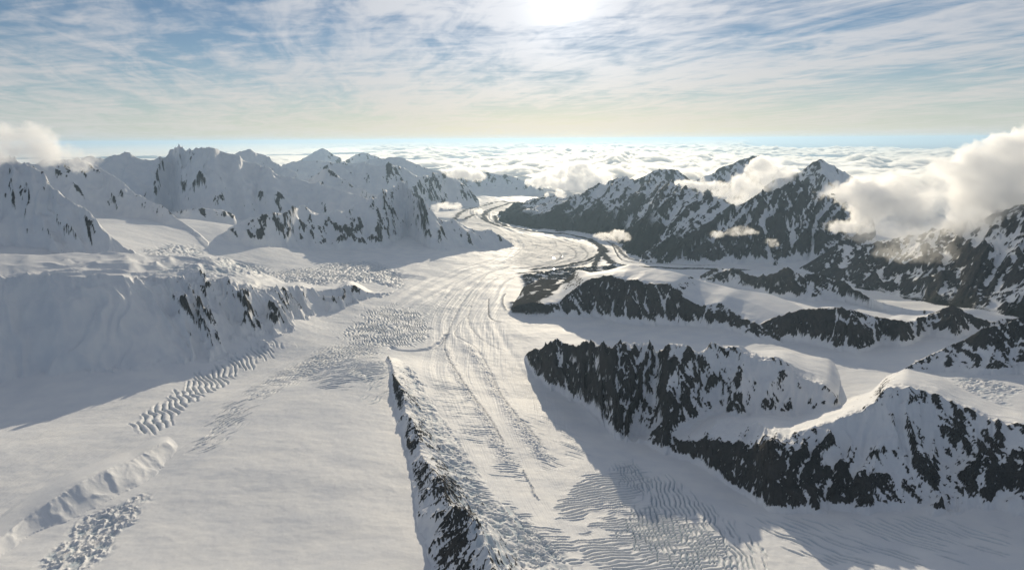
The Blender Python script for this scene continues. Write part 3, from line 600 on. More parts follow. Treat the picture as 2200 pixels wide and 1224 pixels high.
def streak(pix, width, h=0, dirt=0, seed=0, rough=0, lam=30, gap=0):
    """a moraine or seam along a line; WIDTH in metres"""
    P = spline([on_surface(*p) for p in pix])
    sl = box_of(P, width * 3 + 30)
    x, y = X[sl], Y[sl]
    dd, s = line_dist(P, x + width * 1.1 * fbm(x / (6 * width), y / (4 * width), 3, seed + 1), y + width * 1.1 * fbm(x / (6 * width), y / (4 * width), 3, seed + 2))
    L = s.max()
    end = sstep(0, .06 * L, s) * (1 - sstep(.94 * L, L, s))
    g = np.exp(-(dd / width) ** 2) * end
    g = g * (ID[sl] == 0)
    z = h * g
    if rough: z = z + rough * g * ridged(x / lam, y / lam, 3, seed + 3)
    Z[sl] += z.astype(np.float32)
    if dirt:
        k = np.clip(dirt * sstep(.25, .75, g + .35 * fbm(x / width * .5, y / width * .5, 3, seed + 5)), 0, 1)
        if gap: k = k * sstep(-.12, .22, perlin(s / gap, dd / width, seed + 6) + .1)
        DIRT[sl] = np.maximum(DIRT[sl], k)

def spread(pix, dirt, soft=.1, hum=0, lam=40, seed=0, patch=0, cool=0):
    """an area of rubble or bare grey ice"""
    P = [on_surface(*p) for p in pix]
    sl = box_of(P, 150); x, y = X[sl], Y[sl]
    e = 45 if soft > .04 else (25 if soft > .02 else 5)
    m = in_poly(P, x + e * fbm(x / 160, y / 160, 4, seed + 1), y + e * fbm(x / 160, y / 160, 4, seed + 2)).astype(np.float32)
    w = blur(m, max(1, NR * .006 * soft / .1), max(1, NA * .006 * soft / .1))
    w = w * (ID[sl] == 0)
    k = dirt * w
    if patch: k = k * sstep(-patch, patch, fbm(x / 130, y / 90, 4, seed + 4) + .12)
    DIRT[sl] = np.maximum(DIRT[sl], k)
    if hum: Z[sl] += (hum * w * ridged(x / lam, y / lam, 4, seed + 3)).astype(np.float32)

# the grey lower glacier and its bends
spread([(1150, 428), (1060, 455), (1060, 470), (1085, 490), (1170, 508), (1260, 520), (1295, 545), (1270, 572), (1180, 585), (1090, 570), (1110, 530), (1060, 505), (960, 470), (1000, 440), (1080, 428)], .34, .10, 6, 120, 900)
streak([(1180, 428), (1110, 434), (1062, 448), (1040, 462), (1046, 475), (1090, 492)], 75, 6, .8, 910)
streak([(1150, 427), (1080, 433), (1025, 446), (985, 462), (950, 474)], 55, 6, .75, 911)
streak([(1020, 460), (1008, 467), (990, 473)], 45, 5, .8, 912)
streak([(1060, 432), (1000, 440), (960, 452)], 40, 5, .6, 913)
streak([(1064, 462), (1072, 480), (1130, 495), (1175, 500), (1215, 505)], 60, 8, .95, 914)
streak([(1190, 500), (1225, 505), (1258, 513), (1283, 525), (1297, 540), (1302, 553), (1312, 563), (1335, 570), (1400, 575), (1500, 578), (1640, 581)], 62, 10, 1.0, 917, 8)
streak([(1258, 513), (1281, 525), (1290, 538), (1285, 549), (1266, 558), (1239, 566), (1212, 572), (1170, 577), (1120, 582)], 36, 8, 1.0, 915, 6)
streak([(1290, 536), (1293, 547), (1274, 561), (1248, 569), (1215, 575)], 16, 5, .9, 916, 4)
streak([(1297, 538), (1287, 553), (1279, 566), (1274, 577)], 34, 7, 1.0, 920, 6)
streak([(1285, 511), (1308, 521), (1318, 531), (1324, 543), (1332, 555), (1350, 562), (1430, 567), (1560, 570)], 14, 4, .85, 918)
streak([(1312, 522), (1326, 532), (1340, 549), (1362, 558), (1410, 564)], 34, 8, .7, 921, 6)
streak([(1100, 588), (1180, 584), (1240, 579), (1290, 577)], 50, 6, .9, 919, 5)
for i, (a, b, c) in enumerate([((1180, 512), (1245, 530), (1262, 550)), ((1140, 512), (1215, 528), (1238, 548)), ((1110, 520), (1180, 535), (1205, 552))]):
    streak([a, b, c, (c[0] - 40, c[1] + 18), (c[0] - 120, c[1] + 26)], 20, 3, .5, 930 + i)
# dark rubble hills at the left foot of the dome
spread([(1117, 592), (1150, 588), (1215, 578), (1300, 572), (1330, 566), (1300, 582), (1240, 592), (1215, 612), (1190, 640), (1130, 660), (1098, 668), (1097, 648), (1130, 632), (1128, 612)], 1.0, .03, 30, 90, 940, .10)
streak([(1088, 668), (1080, 650), (1082, 636), (1090, 630)], 10, 4, .5, 941)
# seams and moraines down the middle arm
streak([(1050, 585), (1000, 640), (968, 700), (945, 740), (925, 750), (870, 752)], 9, -4, .30, 950, 5, 12)
streak([(1075, 590), (1030, 625), (1012, 660), (1007, 690), (1030, 725), (1070, 748), (1110, 762)], 9, -3, .28, 951, 5, 12)
streak([(968, 700), (955, 740), (965, 775), (1003, 833), (1038, 878), (1066, 920), (1090, 972)], 7, -4, .32, 952, 6, 10)
streak([(985, 700), (978, 720), (1020, 745), (1052, 795), (1072, 840), (1108, 890), (1140, 925), (1180, 975)], 6, -4, .30, 953, 5, 10)
streak([(1012, 670), (990, 690), (978, 705)], 6, -3, .3, 954, 3, 10)
streak([(1050, 640), (1050, 675), (1062, 688), (1085, 693)], 8, -4, .55, 955, 4, 10)
streak([(1122, 1006), (1129, 1022), (1143, 1046), (1146, 1058), (1159, 1074)], 3.5, 2, .45, 956, 6, 7, 7)
streak([(958, 745), (975, 790), (1010, 850), (1050, 910), (1085, 985), (1120, 1010)], 26, 3, .10, 957, 6, 14)
streak([(1000, 735), (1040, 790), (1080, 860), (1130, 935), (1190, 1000)], 30, 3, .06, 958, 6, 14)
streak([(832, 742), (860, 752), (890, 753), (920, 748), (945, 735), (962, 715)], 14, -14, .0, 960)
streak([(700, 652), (760, 640), (820, 622), (900, 590)], 10, -5, .25, 961, 4, 12)
# flow lines drawn out along the two arms of the ice
def ribbon(pairs, amp, dirt, seed, fine=11.0):
    A = np.array([[on_surface(*q[:2]) * (1 - k) + on_surface(*q[2:]) * k for k in np.linspace(0, 1, 9)] for q in pairs])
    A = np.stack([spline(A[:, k], 6) for k in range(9)], 1)
    n = len(A); t = np.concatenate([[0], np.cumsum(np.linalg.norm(np.diff(A[:, 4, :2], axis=0), axis=1))]); wd = np.linalg.norm(A[:, -1, :2] - A[:, 0, :2], axis=1).mean()
    at = np.stack([np.repeat(np.linspace(0, wd, 9)[None], n, 0), np.repeat(t[:, None], 9, 1)], -1).reshape(-1, 2)
    idx = np.arange(n * 9).reshape(n, 9); a, b, c, d = idx[:-1, :-1].ravel(), idx[1:, :-1].ravel(), idx[1:, 1:].ravel(), idx[:-1, 1:].ravel()
    o = np.full((3, NR, NA), -1e9, np.float32)
    raster(A.reshape(-1, 3), np.concatenate([np.column_stack([a, b, c]), np.column_stack([a, c, d])]), at, o)
    m = (o[0] > -1e8); s_ = np.where(m, o[1], 0); t_ = np.where(m, o[2], 0); w = blur(m.astype(np.float32), 8, 8) * m * (ID == 0)
    edge = sstep(0, .12 * wd, s_) * (1 - sstep(.88 * wd, wd, s_))
    dsc = np.clip(D / 3000, .8, 4)
    l1 = fbm(s_ / (fine * dsc) + .8 * fbm(t_ / 900, s_ / 300, 2, seed), t_ / (260 * dsc), 4, seed + 1, gain=.62)
    l2 = perlin(s_ / 90 + .5 * fbm(t_ / 900, s_ / 300, 2, seed), t_ / 2200, seed + 6)
    Z[:] = Z + (w * edge * dsc * (amp * l1 + 1.6 * amp * l2)).astype(np.float32)
    DIRT[:] = np.maximum(DIRT, dirt * w * edge * sstep(.05, .45, l1 * .7 + l2 * .5) * sstep(4000, 6500, D))
ribbon([(1020, 1120, 1420, 1150), (985, 1030, 1310, 1040), (950, 930, 1250, 930), (915, 850, 1205, 860), (892, 790, 1150, 790), (905, 735, 1110, 735), (905, 690, 1085, 690), (930, 645, 1085, 650), (960, 610, 1105, 605), (1010, 580, 1150, 588), (1075, 553, 1230, 574), (1095, 530, 1285, 550), (1085, 508, 1280, 526), (1060, 488, 1190, 506), (1015, 468, 1085, 488), (1000, 452, 1062, 466), (1010, 442, 1075, 450), (1050, 434, 1150, 430)], 2.3, .55, 60, 9.0)
ribbon([(-60, 970, -40, 1180), (130, 890, 220, 1020), (290, 845, 360, 945), (430, 792, 500, 880), (560, 745, 640, 800), (680, 690, 760, 745), (790, 652, 850, 735), (860, 622, 920, 690), (930, 590, 1000, 635), (1000, 565, 1080, 590), (1070, 545, 1150, 560)], 1.9, .3, 70)
# crevasse fields
zone([(620, 800), (700, 750), (830, 745), (845, 800), (760, 830), (690, 850)], 'cracks', ((640, 790), (800, 765)), 21, 5, .12, 90, .3, 1.8)
zone([(1000, 600), (900, 640), (850, 680), (930, 720), (1000, 680), (1060, 640)], 'cracks', ((930, 650), (1010, 670)), 22, 2.5, .2, 92, .0, 2.0)
zone([(1090, 760), (1130, 800), (1200, 900), (1290, 990), (1240, 1010), (1150, 900)], 'cracks', ((1120, 830), (1190, 850)), 15, 3, .1, 94, .0)
zone([(1225, 1040), (1300, 1010), (1345, 985), (1375, 995), (1410, 1040), (1350, 1075), (1270, 1110), (1190, 1130), (1180, 1090)], 'cracks', ((1230, 1085), (1360, 1065)), 16, 7, .05, 10, .25)
zone([(1300, 1005), (1350, 985), (1400, 1010), (1415, 1060), (1370, 1070), (1330, 1040)], 'cracks', ((1340, 1000), (1370, 1060)), 13, 5, .05, 12, .2)
zone([(1390, 1010), (1470, 1040), (1560, 1110), (1700, 1230), (1480, 1230), (1330, 1190), (1300, 1120), (1380, 1080)], 'cracks', ((1500, 1080), (1540, 1170)), 14, 6, .08, 14, .15)
zone([(1330, 1080), (1450, 1090), (1560, 1150), (1620, 1230), (1300, 1230), (1210, 1160)], 'cracks', ((1300, 1140), (1450, 1130)), 15, 6, .08, 16, .15)
zone([(1460, 1000), (1600, 1080), (1760, 1110), (2200, 1120), (2200, 1224), (1750, 1224), (1560, 1090)], 'cracks', ((1700, 1140), (1860, 1200)), 17, 5, .1, 18, -.12)
zone([(262, 925), (330, 870), (410, 812), (500, 765), (590, 735), (640, 712), (650, 730), (560, 780), (460, 835), (395, 880), (330, 935)], 'cracks', ((420, 800), (455, 845)), 24, 10, .05, 20, .35)
zone([(390, 985), (440, 925), (490, 870), (560, 820), (650, 770), (760, 730), (830, 735), (830, 760), (740, 770), (660, 815), (560, 850), (520, 900), (470, 950), (430, 990)], 'cracks', ((560, 855), (700, 795)), 17, 8, .08, 22, .45)
zone([(720, 745), (760, 680), (830, 655), (890, 655), (925, 690), (930, 730), (860, 748), (790, 742)], 'cracks', ((790, 675), (815, 735)), 19, 8, .12, 24, .3, 2.2)
zone([(760, 700), (840, 690), (890, 720), (860, 745), (770, 740)], 'blocks', ((760, 720), (860, 725)), 20, 8, .1, 26)
zone([(75, 1224), (120, 1160), (210, 1090), (280, 1050), (330, 1045), (320, 1080), (250, 1150), (190, 1224)], 'blocks', ((100, 1200), (300, 1060)), 20, 9, .05, 28, .15)
zone([(560, 575), (640, 580), (740, 560), (800, 556), (850, 580), (870, 605), (860, 625), (790, 605), (700, 605), (620, 612)], 'blocks', ((640, 600), (800, 575)), 40, 20, .05, 30, .3)
zone([(405, 800), (500, 760), (600, 725), (680, 678), (830, 635), (850, 640), (700, 690), (600, 740), (480, 790)], 'blocks', ((430, 785), (650, 700)), 24, 10, .04, 32, .2)
zone([(700, 770), (850, 760), (850, 820), (820, 900), (740, 880), (760, 820)], 'cracks', ((740, 850), (830, 800)), 20, 2.5, .1, 34, -.2)
zone([(900, 790), (990, 800), (1080, 930), (1180, 1090), (1100, 1070), (1000, 950), (930, 860)], 'cracks', ((930, 840), (990, 850)), 17, 2.5, .1, 36, -.15)
zone([(1080, 850), (1140, 880), (1190, 960), (1250, 1020), (1180, 1030), (1110, 930)], 'cracks', ((1100, 900), (1160, 920)), 15, 3, .1, 38, -.1)
zone([(1050, 1050), (1180, 1110), (1300, 1224), (1080, 1224)], 'cracks', ((1090, 1110), (1200, 1120)), 16, 4, .1, 40, .0)
zone([(1990, 800), (2200, 815), (2200, 880), (2050, 850)], 'blocks', ((2000, 830), (2180, 850)), 26, 8, .1, 42, -.1)
zone([(1820, 805), (1960, 812), (2060, 830), (1950, 835)], 'cracks', ((1850, 815), (1950, 828)), 22, 6, .06, 44)
zone([(1700, 750), (1800, 765), (1850, 790), (1700, 775)], 'cracks', ((1700, 760), (1760, 775)), 26, 4, .1, 46)
# crumpled snow on the right flank of the middle ridge and beside the glacier's edge
zone([(845, 765), (890, 790), (935, 862), (985, 945), (1040, 1040), (1120, 1110), (1250, 1224), (1060, 1224), (965, 1065), (905, 945), (865, 845)], 'blocks', ((880, 800), (1000, 1000)), 26, 11, .05, 60, .05, over=True)
zone([(860, 790), (920, 860), (980, 960), (1080, 1090), (1200, 1200), (1100, 1200), (970, 1040), (900, 920)], 'cracks', ((900, 880), (960, 900)), 15, 6, .05, 62, .15, over=True)
# the ice shelf on top of the shaded slope, and the lit side of the left ridges
zone([(88, 592), (95, 560), (200, 543), (330, 546), (440, 552), (540, 555), (575, 585), (560, 605), (430, 590), (300, 598), (180, 592)], 'steps', ((120, 575), (420, 566)), 130, 36, .05, 50, warp=2.2, over=True)
zone([(210, 590), (300, 570), (420, 565), (540, 560), (575, 590), (500, 600), (400, 597), (300, 598)], 'blocks', ((250, 585), (500, 585)), 45, 20, .05, 52, .0, over=True)
zone([(470, 560), (560, 545), (580, 580), (560, 600), (490, 590)], 'blocks', ((480, 575), (570, 580)), 34, 26, .05, 54, .3, over=True)
zone([(300, 530), (420, 520), (460, 545), (350, 550)], 'blocks', ((320, 540), (440, 535)), 60, 26, .05, 56, .2, over=True)
print('ice', round(time.time() - T0, 1))
print('mountains', round(time.time() - T0, 1))

# ---- bare rock where it is steep and convex
def slope_of(A):
    gr = np.gradient(A, axis=0) / (D * np.float32(ld1[1] - ld1[0])); ga = np.gradient(A, axis=1) / (D * np.float32(az1[1] - az1[0]))
    return np.hypot(gr, ga)
SL = .5 * slope_of(blur(Z, 1)) + .5 * slope_of(blur(Z, 5, 4))
CV = (Z - blur(Z, 5, 4)) / (D * .0035)
ROCK = np.zeros(Z.shape, np.float32)
PXY = project(Z)
for mi, (P, tris, At, kw) in enumerate(MOUNTAINS):
    sl = box_of(P, 5)
    m = ID[sl] == mi + 1
    if not m.any(): continue
    s = SCORE[sl] + 1.1 * np.clip(SL[sl] - .75, -.9, .9) + .35 * np.clip(CV[sl], -1, 1)
    r = kw.get('rock', .08)
    f = m & (SOFT[sl] < .5)
    if not f.any(): f = m
    thr = np.quantile(s[f], 1 - r)
    back = kw.get('backrock', 0)
    Lm = float(np.median(D[sl][m])); x, y = X[sl], Y[sl]; zz = Z[sl]
    a1, a2 = .0046 * Lm, .0024 * Lm
    fine = .62 * perlin((x + .6 * zz) / a1, (y - .5 * zz) / (1.7 * a1), 81 + mi) + .50 * perlin((x - .7 * zz) / a2, (y + zz) / (1.5 * a2), 82 + mi) + .45 * (ridged((x + zz) / (3.2 * a1), (y - zz) / (4.5 * a1), 3, 83 + mi) - .45)
    s = .55 * s + .45 * blur(s, 3, 2); thr = np.quantile(s[f], 1 - r)
    s = np.clip((s - thr) * .88, -1.5, .50) + 1.0 * fine - (1.2 if r < .0035 else 0) + .22 * np.clip(CV[sl], -1, 1); thr = 0
    rk = sstep(-.30, .30, s - thr - np.where(SOFT[sl] > .5, .5 - back, 0)) * np.where(SOFT[sl] > .5, sstep(.25, .6, SL[sl] + back), 1)
    rk = rk * np.where(SOFT[sl] > .5, kw.get('backfade', 1), 1)
    rk = np.maximum(rk, VEG[sl])
    for poly in kw.get('bare', ()):
        px, py = PXY[0][sl], PXY[1][sl]; x, y = X[sl], Y[sl]
        ip = in_poly(poly, px + 14 * fbm(x / 140, y / 140, 4, 71), py + 7 * fbm(x / 140, y / 140, 4, 72)).astype(np.float32)
        rk = np.maximum(rk, blur(ip, 2, 2) * sstep(-.35, .05, fbm(x / 110, y / 80, 4, 73) + .12))
    ROCK[sl][m] = rk[m]
# snow fills the small hollows
snow = (1 - np.clip(ROCK * 1.3, 0, 1)) * (ID > 0)
Zb = blur(Z, 2, 2)
Z = Z + (Zb - Z) * snow * .6 * (1 - .9 * np.exp(-((VG - 1) / .10) ** 2))
Z = Z.astype(np.float32)
print('rock', round(time.time() - T0, 1))
# ------------------------------------------------------------------ materials
def mat(name):
    m = bpy.data.materials.new(name); m.use_nodes = True
    return m, m.node_tree, m.node_tree.nodes['Principled BSDF']
ATTRS = {'rock': ROCK, 'veg': VEG, 'dirt': DIRT, 'crev': CREV}
def N(nt, kind, **kw):
    n = nt.nodes.new(kind)
    for k, v in kw.items(): setattr(n, k, v)
    return n
def attr(nt, name):
    return N(nt, 'ShaderNodeAttribute', attribute_name=name).outputs['Fac']
def math_(nt, op, a, b=None, c=None):
    n = N(nt, 'ShaderNodeMath', operation=op)
    for i, s in enumerate((a, b, c)):
        if s is None: continue
        if isinstance(s, (int, float)): n.inputs[i].default_value = s
        else: nt.links.new(s, n.inputs[i])
    return n.outputs[0]
def noise(nt, vec, scale, detail=4, rough=.55, dist=0):
    n = N(nt, 'ShaderNodeTexNoise'); n.inputs['Scale'].default_value = scale; n.inputs['Detail'].default_value = detail; n.inputs['Roughness'].default_value = rough; n.inputs['Distortion'].default_value = dist
    nt.links.new(vec, n.inputs['Vector']); return n.outputs['Fac']
def ramp(nt, f, a, b):
    n = N(nt, 'ShaderNodeMapRange', interpolation_type='SMOOTHSTEP'); n.inputs['From Min'].default_value = a; n.inputs['From Max'].default_value = b
    nt.links.new(f, n.inputs['Value']); return n.outputs['Result']
def mix(nt, f, a, b):
    n = N(nt, 'ShaderNodeMix', data_type='RGBA')
    nt.links.new(f, n.inputs[0])
    for s, i in ((a, 6), (b, 7)):
        if isinstance(s, tuple): n.inputs[i].default_value = (*s, 1)
        else: nt.links.new(s, n.inputs[i])
    return n.outputs[2]
SNOW, SNOW2 = (.87, .87, .865), (.77, .785, .81)
def terrain_material(name):
    m, nt, bs = mat(name)
    geo = N(nt, 'ShaderNodeNewGeometry'); pos = geo.outputs['Position']
    n1 = noise(nt, pos, .03, 6, .62); n2 = noise(nt, pos, .11, 5, .65); n3 = ramp(nt, noise(nt, pos, .0075, 6, .6), .3, .7)
    rk = math_(nt, 'ADD', attr(nt, 'rock'), math_(nt, 'MULTIPLY', math_(nt, 'SUBTRACT', n2, .5), 1.3))
    rk = ramp(nt, rk, .30, .70)
    snow = mix(nt, n3, SNOW, SNOW2)
    n5 = noise(nt, pos, .0085, 5, .6)
    rock = mix(nt, n1, (.024, .027, .031), (.082, .080, .078))
    rock = mix(nt, ramp(nt, n2, .58, .8), rock, (.12, .115, .108))
    rock = mix(nt, ramp(nt, n5, .42, .62), rock, mix(nt, n1, (.042, .041, .041), (.105, .100, .095)))
    veg = mix(nt, n1, (.016, .020, .020), (.040, .042, .036))
    dark = mix(nt, attr(nt, 'veg'), rock, veg)
    dirt = math_(nt, 'ADD', attr(nt, 'dirt'), math_(nt, 'MULTIPLY', math_(nt, 'SUBTRACT', n2, .5), .5))
    dirt = math_(nt, 'MULTIPLY', ramp(nt, dirt, .05, .95), ramp(nt, attr(nt, 'dirt'), .0, .12))
    c = mix(nt, dirt, snow, (.062, .065, .070))
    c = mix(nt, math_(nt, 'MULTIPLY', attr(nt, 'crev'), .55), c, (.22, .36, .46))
    c = mix(nt, rk, c, dark)
    nt.links.new(c, bs.inputs['Base Color'])
    bare = math_(nt, 'MAXIMUM', rk, dirt)
    nt.links.new(math_(nt, 'MULTIPLY_ADD', bare, -.025, .033), bs.inputs['Specular IOR Level'])
    nt.links.new(math_(nt, 'MULTIPLY_ADD', bare, .35, .60), bs.inputs['Roughness'])
    h = math_(nt, 'ADD', math_(nt, 'MULTIPLY', n2, math_(nt, 'ADD', math_(nt, 'MULTIPLY', rk, 7.0), .35)), math_(nt, 'MULTIPLY', n1, math_(nt, 'ADD', math_(nt, 'MULTIPLY', rk, 8.0), 1.0)))
    bp = N(nt, 'ShaderNodeBump'); bp.inputs['Strength'].default_value = 1.0; bp.inputs['Distance'].default_value = 1.0
    nt.links.new(h, bp.inputs['Height']); nt.links.new(bp.outputs[0], bs.inputs['Normal'])
    return m
M_GLACIER = terrain_material('glacier snow and ice')
M_ALPINE = terrain_material('alpine rock and snow')
# ------------------------------------------------------------------ meshes cut from the one height field
def emit(name, sel, label, cat, material):
    q = np.where(sel.ravel())[0]
    r = q // (NA - 1); c = q % (NA - 1)
    i0 = r * NA + c
    F = np.column_stack([i0, i0 + 1, i0 + 1 + NA, i0 + NA])
    used, inv = np.unique(F.ravel(), return_inverse=True)
    me = bpy.data.meshes.new(name)
    V = np.column_stack([X.ravel()[used], Y.ravel()[used], Z.ravel()[used]]).astype(np.float32)
    me.vertices.add(len(V)); me.vertices.foreach_set('co', V.ravel())
    me.loops.add(len(inv)); me.loops.foreach_set('vertex_index', inv.astype(np.int32))
    me.polygons.add(len(F)); me.polygons.foreach_set('loop_start', np.arange(0, len(inv), 4, dtype=np.int32))
    me.polygons.foreach_set('use_smooth', np.ones(len(F), bool))
    me.update(calc_edges=True)
    for an, arr in ATTRS.items():
        a = me.attributes.new(an, 'FLOAT', 'POINT'); a.data.foreach_set('value', arr.ravel()[used].astype(np.float32))
    me.materials.append(material)
    o = bpy.data.objects.new(name, me); COL.objects.link(o)
    o['kind'] = 'structure'; o['label'] = label; o['category'] = cat
    return o
FID = ID[:-1, :-1]
emit('glacier', FID == 0, 'wide white glacier winding away down the valley between the mountains', 'glacier', M_GLACIER)
for mi, (P, tris, At, kw) in enumerate(MOUNTAINS):
    s = FID == mi + 1
    if s.any():
        emit('mountain', s, kw['label'], 'mountain', M_ALPINE)
print('mesh', round(time.time() - T0, 1))
# ------------------------------------------------------------------ the sea and the deck of clouds over it
def plain(name, V, F, material, kind, label, cat, smooth=True):
    me = bpy.data.meshes.new(name); me.from_pydata(V, [], F); me.update()
    if smooth: me.polygons.foreach_set('use_smooth', np.ones(len(F), bool))
    me.materials.append(material)
    o = bpy.data.objects.new(name, me); COL.objects.link(o)
    if kind: o['kind'] = kind
    o['label'] = label; o['category'] = cat
    return o
M_SEA, nt, bs = mat('sea water')
bs.inputs['Base Color'].default_value = (.012, .035, .06, 1); bs.inputs['Roughness'].default_value = .35
V = [(0, 0, -60)]; ns = 96
for r_ in (20e3, 60e3, 200e3, 640e3):
    V += [(r_ * math.sin(2 * math.pi * i / ns), r_ * math.cos(2 * math.pi * i / ns), -60) for i in range(ns)]
F = [(0, 1 + (i + 1) % ns, 1 + i) for i in range(ns)]
for k in range(3):
    F += [(1 + k * ns + i, 1 + k * ns + (i + 1) % ns, 1 + (k + 1) * ns + (i + 1) % ns, 1 + (k + 1) * ns + i) for i in range(ns)]
plain('sea', V, F, M_SEA, 'structure', 'far blue sea showing through gaps in the clouds at the horizon', 'sea', False)

ca = np.linspace(R(-50), R(50), int(1000)); cl_ = np.linspace(math.log(12e3), math.log(420e3), 1000)
CA, CL = np.meshgrid(ca, cl_); CD = np.exp(CL).astype(np.float32)
cx = (np.sin(CA) * CD).astype(np.float32); cy = (np.cos(CA) * CD).astype(np.float32)
def billow(x, y, octv, seed):
    s = 0; a = 1; n = 0
    for o in range(octv):
        s = s + a * np.abs(perlin(x, y, seed + 13 * o)); n += a; a *= .58; x = x * 2.1 + 3; y = y * 2.1 - 5
    return s / n
wrp = fbm(cx / 6000, cy / 6000, 3, 50)
b1 = .75 * billow(cx / 2000 + wrp * .6, cy / 2600 + .4 * wrp, 7, 51) + .25 * billow(cx / 6500, cy / 8000, 3, 58)
b2 = fbm(cx / 16000, cy / 22000, 4, 52)
b3 = fbm(cx / 60000, cy / 50000, 3, 57)
azd = np.degrees(CA)
cover = .46 + 1.0 * b2 + .9 * b3
cover -= 1.3 * sstep(19, 22, azd + 2 * b3) * sstep(75e3, 110e3, CD)                     # open water far off on the right
cover -= .75 * (1 - sstep(-9, -3, azd)) * (1 - sstep(24e3, 40e3, CD))                  # clear over the snow ranges
cover -= .9 * (1 - sstep(14e3, 19e3, CD)) + 1.1 * (1 - sstep(1.5, 4.0, azd)) * (1 - sstep(22e3, 27e3, CD))
cb = 1000 + 160 * b2 + 300 * sstep(60e3, 300e3, CD)                                    # cloud base
th = 1250 * (b1 * (1 + .5 * b2) + .28 * b2) * sstep(-.1, .5, cover) - 190
flat = (1 - sstep(-16, -9, azd + 6 * b3)) * sstep(30e3, 60e3, CD)
th = th * (1 - flat) + (260 * cover - 60 + 200 * b1) * flat
th = np.maximum(th, 0)
NCY, NCX = cx.shape
keep = th > 0
k4 = keep[:-1, :-1] | keep[1:, 1:] | keep[1:, :-1] | keep[:-1, 1:]
k4[0] = k4[-1] = False; k4[:, 0] = k4[:, -1] = False
q = np.where(k4.ravel())[0]; r_ = q // (NCX - 1); c_ = q % (NCX - 1); i0 = r_ * NCX + c_
F = np.column_stack([i0, i0 + 1, i0 + 1 + NCX, i0 + NCX]); used, inv = np.unique(F.ravel(), return_inverse=True)
tu = th.ravel()[used]; nu = len(used)
edge = np.bincount(inv, minlength=nu) < 4; tu = np.where(edge, 0, tu)
low_i = np.arange(nu); thick = tu > 0; low_i[thick] = nu + np.arange(thick.sum())
vx, vy, vz = cx.ravel()[used], cy.ravel()[used], cb.ravel()[used]
VV = np.vstack([np.column_stack([vx, vy, vz + tu]), np.column_stack([vx, vy, vz - .25 * tu])[thick]]).astype(np.float32)
FF = np.concatenate([inv.reshape(-1, 4), low_i[inv].reshape(-1, 4)[:, ::-1]]).ravel()
me = bpy.data.meshes.new('clouds'); nf = len(FF) // 4
me.vertices.add(len(VV)); me.vertices.foreach_set('co', VV.ravel()); me.loops.add(len(FF)); me.loops.foreach_set('vertex_index', FF.astype(np.int32))
me.polygons.add(nf); me.polygons.foreach_set('loop_start', np.arange(0, len(FF), 4, dtype=np.int32)); me.polygons.foreach_set('use_smooth', np.ones(nf, bool)); me.update(calc_edges=True)
DECK = bpy.data.objects.new('clouds', me); COL.objects.link(DECK)
DECK['kind'] = 'stuff'; DECK['label'] = 'sea of bright broken clouds spreading to the horizon behind the mountains'; DECK['category'] = 'clouds'

# ------------------------------------------------------------------ single clouds: real volumes with lumpy outlines
import bmesh, random
def vol_material(name, dens, g=.55, col=(.972, .976, .982), grain=0):
    m = bpy.data.materials.new(name); m.use_nodes = True; nt = m.node_tree
    nt.nodes.remove(nt.nodes['Principled BSDF'])
    pv = N(nt, 'ShaderNodeVolumePrincipled'); pv.inputs['Color'].default_value = (*col, 1); pv.inputs['Density'].default_value = dens; pv.inputs['Anisotropy'].default_value = g
    if grain:
        ob = N(nt, 'ShaderNodeNewGeometry').outputs['Position']
        nz = noise(nt, ob, 1 / grain, 5, .6, .6)
        nt.links.new(math_(nt, 'MULTIPLY', ramp(nt, nz, .36, .66), dens * 2.2), pv.inputs['Density'])
    nt.links.new(pv.outputs[0], nt.nodes['Material Output'].inputs['Volume'])
    return m
DECK.data.materials.append(vol_material('cloud deck vapour', .004, .55, (.94, .94, .93)))
def perlin3(p, s, seed):
    return (perlin(p[:, 0] / s, p[:, 1] / s + p[:, 2] / s * .7, seed) + perlin(p[:, 1] / s + 7, p[:, 2] / s, seed + 1) + perlin(p[:, 2] / s + 3, p[:, 0] / s - p[:, 1] / s * .4, seed + 2)) / 1.7
